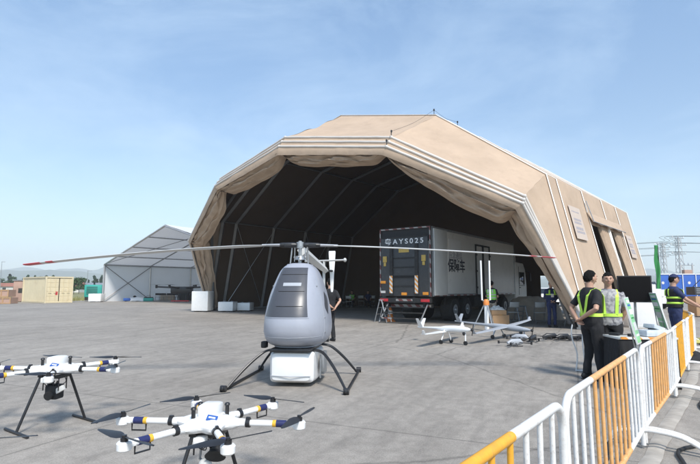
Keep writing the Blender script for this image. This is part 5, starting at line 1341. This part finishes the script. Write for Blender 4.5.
    if vest:
        mb = MB(); zs_ = [1.0+.03*i for i in range(15)]; R = []
        for z in zs_:
            a, b, yc = tor(z); R.append([V(((a+.030)*cos(q), yc+(b+.030)*sin(q), z)) for q in [2*pi*i/40 for i in range(40)]])
        mb.rings(R, cap=False); vv = mb.build('vest', M[vest[0]], t, solid=.008)
        for z in vest[1]: band(z, .045, .040).build('reflective_band', M[vest[2]], vv, solid=.004)
        for s_ in (-1,1):
            for fr in (True, False):
                mb = MB(); R = []
                for z in (1.26,1.32,1.38,1.42): p = surfp(s_*(.105-.02*(z-1.26)/.16), z, fr, .044); R.append([p-V((.03,0,0)), p+V((.03,0,0))])
                mb.rings(R, cap=False, closed=False).build('shoulder_patch', M[vest[2]], vv, solid=.005)
    if extra: extra(t, D, surfp)
    return t
def face_dir(dx, dy): return atan2(-dx, dy)
# P1 black t-shirt, seen from behind-left, hands at his back
def ex1(t, D, surfp):
    MB().box(D['wrL']+V((-.0,-.05,-.06)),(.035,.06,.13),rot=Matrix.Rotation(.4,3,'X'),bev=.008).build('radio', M['blk'], t)
    MB().box(surfp(.09,1.30,False,.02)+V((.0,0,0)),(.01,.004,.01)).build('shirt_mark', M['wtxt'], t, smooth=False)
p1 = person('man in black T-shirt with yellow reflective harness holding his hands behind his back', V((3.93, 8.25, 0)), face_dir(.97,.22), 1.0,
    dict(elL=(-.27,-.13,1.14), wrL=(-.07,-.185,.95), hdL=(.75,-.12,-.5), elR=(.27,-.13,1.14), wrR=(.03,-.20,.98), hdR=(-.7,-.1,-.5), ankL=(-.10,-.05,.09), ankR=(.12,.03,.09)),
    ('black_cloth','short'), 'black_cloth', 'blk', straps='hiv', headyaw=.0, vox=.010, girth=1.10, extra=ex1)
p2 = person('man in grey patterned short-sleeved shirt with yellow harness turned towards the camera', V((4.36, 8.50, 0)), face_dir(-.35,-1), .985,
    dict(elL=(-.25,-.08,1.13), wrL=(-.18,-.14,.92), hdL=(.3,-.3,-.9), elR=(.25,-.02,1.12), wrR=(.20,.10,.90), hdR=(-.1,.4,-.9)),
    ('camo','short'), 'black_cloth', 'blk', straps='hiv', headyaw=.0, vox=.010, girth=1.06)
def ex3(t, D, surfp):
    MB().box(surfp(-.0,1.20,True,.045),(.10,.006,.13)).build('badge_card', M['paper'], t, smooth=False)
    mb = MB(); mb.pipe([surfp(-.06,1.42,True,.02), surfp(-.01,1.26,True,.05)], .004, 5); mb.pipe([surfp(.06,1.42,True,.02), surfp(.01,1.26,True,.05)], .004, 5); mb.build('lanyard', M['bluep'], t)
g3 = gp(552.5, 327.3)
person('guard in navy uniform and neon-edged vest standing with hands clasped in front of the tarpaulin', g3, face_dir(-.1,-1), .99,
    dict(elL=(-.25,-.02,1.12), wrL=(-.05,.17,1.0), hdL=(.7,.1,-.5), elR=(.25,-.02,1.12), wrR=(.05,.17,1.0), hdR=(-.7,.1,-.5)),
    ('navy','long'), 'navy', 'blk', cap='navy', vest=('navy',(1.24,),'hiv'), vox=.014, extra=ex3)
person('guard in navy uniform with neon striped vest and cap leaning on the far barrier', V((7.62, 11.85, 0)), face_dir(.95,-.25), 1.02,
    dict(elL=(-.22,.17,1.18), wrL=(-.12,.40,1.05), hdL=(.1,1,-.1), elR=(.23,.16,1.18), wrR=(.16,.42,1.02), hdR=(-.1,1,-.2)),
    ('navy','short'), 'navy', 'blk', cap='navy', vest=('black_cloth',(1.10,1.22),'hiv'), vox=.012, girth=1.06)
person('man in black standing behind the helicopter with his hands behind his back', V((-.56, 14.1, 0)), face_dir(-.5,.75), .985,
    dict(elL=(-.26,-.12,1.14), wrL=(-.06,-.19,.96), hdL=(.7,-.1,-.4), elR=(.27,-.12,1.14), wrR=(.06,-.20,.95), hdR=(-.6,-.1,-.6)),
    ('black_cloth','short'), 'black_cloth', 'blk', vox=.013)
person('worker in bright green vest and cap standing in front of the truck side', gp(492.5, 324.8), face_dir(.6,.8), 1.0,
    dict(elL=(-.24,.05,1.12), wrL=(-.12,.22,1.05), elR=(.24,.05,1.12), wrR=(.12,.22,1.05)), ('black_cloth','short'), 'tarp', 'blk', cap='black_cloth', vest=('hivg',(1.08,1.20),'lgrey'), vox=.014)
def sit(label, loc, yaw, top, vest=None):
    return person(label, loc, yaw, .98, dict(hipL=(-.10,0,.90), hipR=(.10,0,.90), kneeL=(-.13,.42,.93), kneeR=(.13,.42,.93), ankL=(-.14,.40,.52), ankR=(.14,.40,.52),
        elL=(-.25,.08,1.15), wrL=(-.14,.30,1.02), elR=(.25,.08,1.15), wrR=(.14,.30,1.02), hdL=(.1,1,-.2), hdR=(-.1,1,-.2)), (top,'short'), 'black_cloth', 'blk', vest=vest, vox=.015)
for px, r, lb, tp2, ve in ((352, 170, 'seated person in yellow-green vest in the dark row left of the truck', 'black_cloth', ('hivg',(1.1,),'lgrey')), (368, 185, 'seated person in dark clothes on the chairs left of the truck', 'navy', None)):
    g = gp(px, 307.2); o = sit(lb, V((g.x, g.y-.05, -.44)), radians(r), tp2, ve)
    for c_ in o.children:
        if c_.name.startswith('shoe'): c_.location.z += .44
        
# ------------------------------------------------------------------ air, light, camera
hz = MB().box((0, 1900, 100), (8200, 4100, 1)).mesh('x') if False else None
mb = MB(); mb.box((0, 1880, 119), (7900, 4000, 242)); hzo = mb.build('haze', None, smooth=False)
hm = bpy.data.materials.new('haze_air'); n, l = nodes(hm); n.remove(n['Principled BSDF']); pv = n.new('ShaderNodeVolumePrincipled')
pv.inputs['Color'].default_value = (.90,.94,1,1); pv.inputs['Density'].default_value = .0004; pv.inputs['Anisotropy'].default_value = 0
l.new(pv.outputs[0], n['Material Output'].inputs['Volume']); hzo.data.materials.append(hm); tag(hzo, kind='stuff', label='pale even haze in the air over the whole airfield')
sc = bpy.context.scene
SUN_EL, sdx, sdy = 50, .38, -.92
w = bpy.data.worlds.new('World'); sc.world = w; n, l = nodes(w)
sky = n.new('ShaderNodeTexSky'); sky.sky_type = 'NISHITA'; sky.sun_disc = False; sky.sun_elevation = radians(SUN_EL); sky.sun_rotation = atan2(sdx, sdy)
sky.air_density = 1.0; sky.dust_density = .8; sky.ozone_density = 1.7; sky.altitude = 10
bg = n['Background']; bg.inputs['Strength'].default_value = .13
tc = n.new('ShaderNodeTexCoord'); mp = n.new('ShaderNodeMapping'); mp.inputs['Scale'].default_value = (1.4, 1.0, 3.2); mp.inputs['Rotation'].default_value = (.1, .35, .3); l.new(tc.outputs['Generated'], mp.inputs['Vector'])
nz = n.new('ShaderNodeTexNoise'); nz.inputs['Scale'].default_value = 1.7; nz.inputs['Detail'].default_value = 8; nz.inputs['Roughness'].default_value = .62; nz.inputs['Distortion'].default_value = .5
l.new(mp.outputs[0], nz.inputs['Vector']); r = n.new('ShaderNodeValToRGB'); r.color_ramp.elements[0].position = .40; r.color_ramp.elements[1].position = .80; r.color_ramp.elements[1].color = (.32,.32,.32,1)
l.new(nz.outputs['Fac'], r.inputs['Fac']); mx = n.new('ShaderNodeMix'); mx.data_type = 'RGBA'; l.new(r.outputs['Color'], mx.inputs['Factor']); l.new(sky.outputs[0], mx.inputs[6]); mx.inputs[7].default_value = (6.2,6.6,7.2,1)
tn = n.new('ShaderNodeMix'); tn.data_type = 'RGBA'; tn.blend_type = 'MULTIPLY'; tn.inputs['Factor'].default_value = 1; l.new(mx.outputs[2], tn.inputs[6]); tn.inputs[7].default_value = (.90,1.03,1.05,1); sx_ = n.new('ShaderNodeSeparateXYZ'); l.new(tc.outputs['Generated'], sx_.inputs[0]); hr = n.new('ShaderNodeValToRGB'); hr.color_ramp.interpolation = 'EASE'
hr.color_ramp.elements[0].position = 0; hr.color_ramp.elements[0].color = (.77,.715,.70,1); hr.color_ramp.elements[1].position = .55; hr.color_ramp.elements[1].color = (1,1.0,1.0,1)
e_ = hr.color_ramp.elements.new(.22); e_.color = (.86,.83,.83,1); l.new(sx_.outputs['Z'], hr.inputs['Fac'])
t2_ = n.new('ShaderNodeMix'); t2_.data_type = 'RGBA'; t2_.blend_type = 'MULTIPLY'; t2_.inputs['Factor'].default_value = 1; l.new(tn.outputs[2], t2_.inputs[6]); l.new(hr.outputs['Color'], t2_.inputs[7]); l.new(t2_.outputs[2], bg.inputs['Color'])
sl = bpy.data.lights.new('sun', 'SUN'); sl.energy = 2.7; sl.angle = radians(11); sl.color = (1,.95,.88); so = bpy.data.objects.new('sun', sl); C.objects.link(so)
e = radians(SUN_EL); q = V((sdx, sdy, 0)).normalized(); so.rotation_euler = V((q.x*cos(e), q.y*cos(e), sin(e))).to_track_quat('Z', 'Y').to_euler(); so.location = (0,-10,40)
cd = bpy.data.cameras.new('camera'); cd.sensor_width = 36; cd.lens = F/700*36; cd.clip_end = 9000; cd.clip_start = .05
co = bpy.data.objects.new('camera', cd); C.objects.link(co); co.location = (0,0,CAMH); co.rotation_euler = (pi/2+PITCH, 0, 0); sc.camera = co
vs = sc.view_settings; vs.view_transform = 'Standard'; vs.look = 'None'; vs.exposure = .78; vs.gamma = 1
sc.render.engine = 'CYCLES'; sc.cycles.max_bounces = 6; sc.cycles.volume_bounces = 2
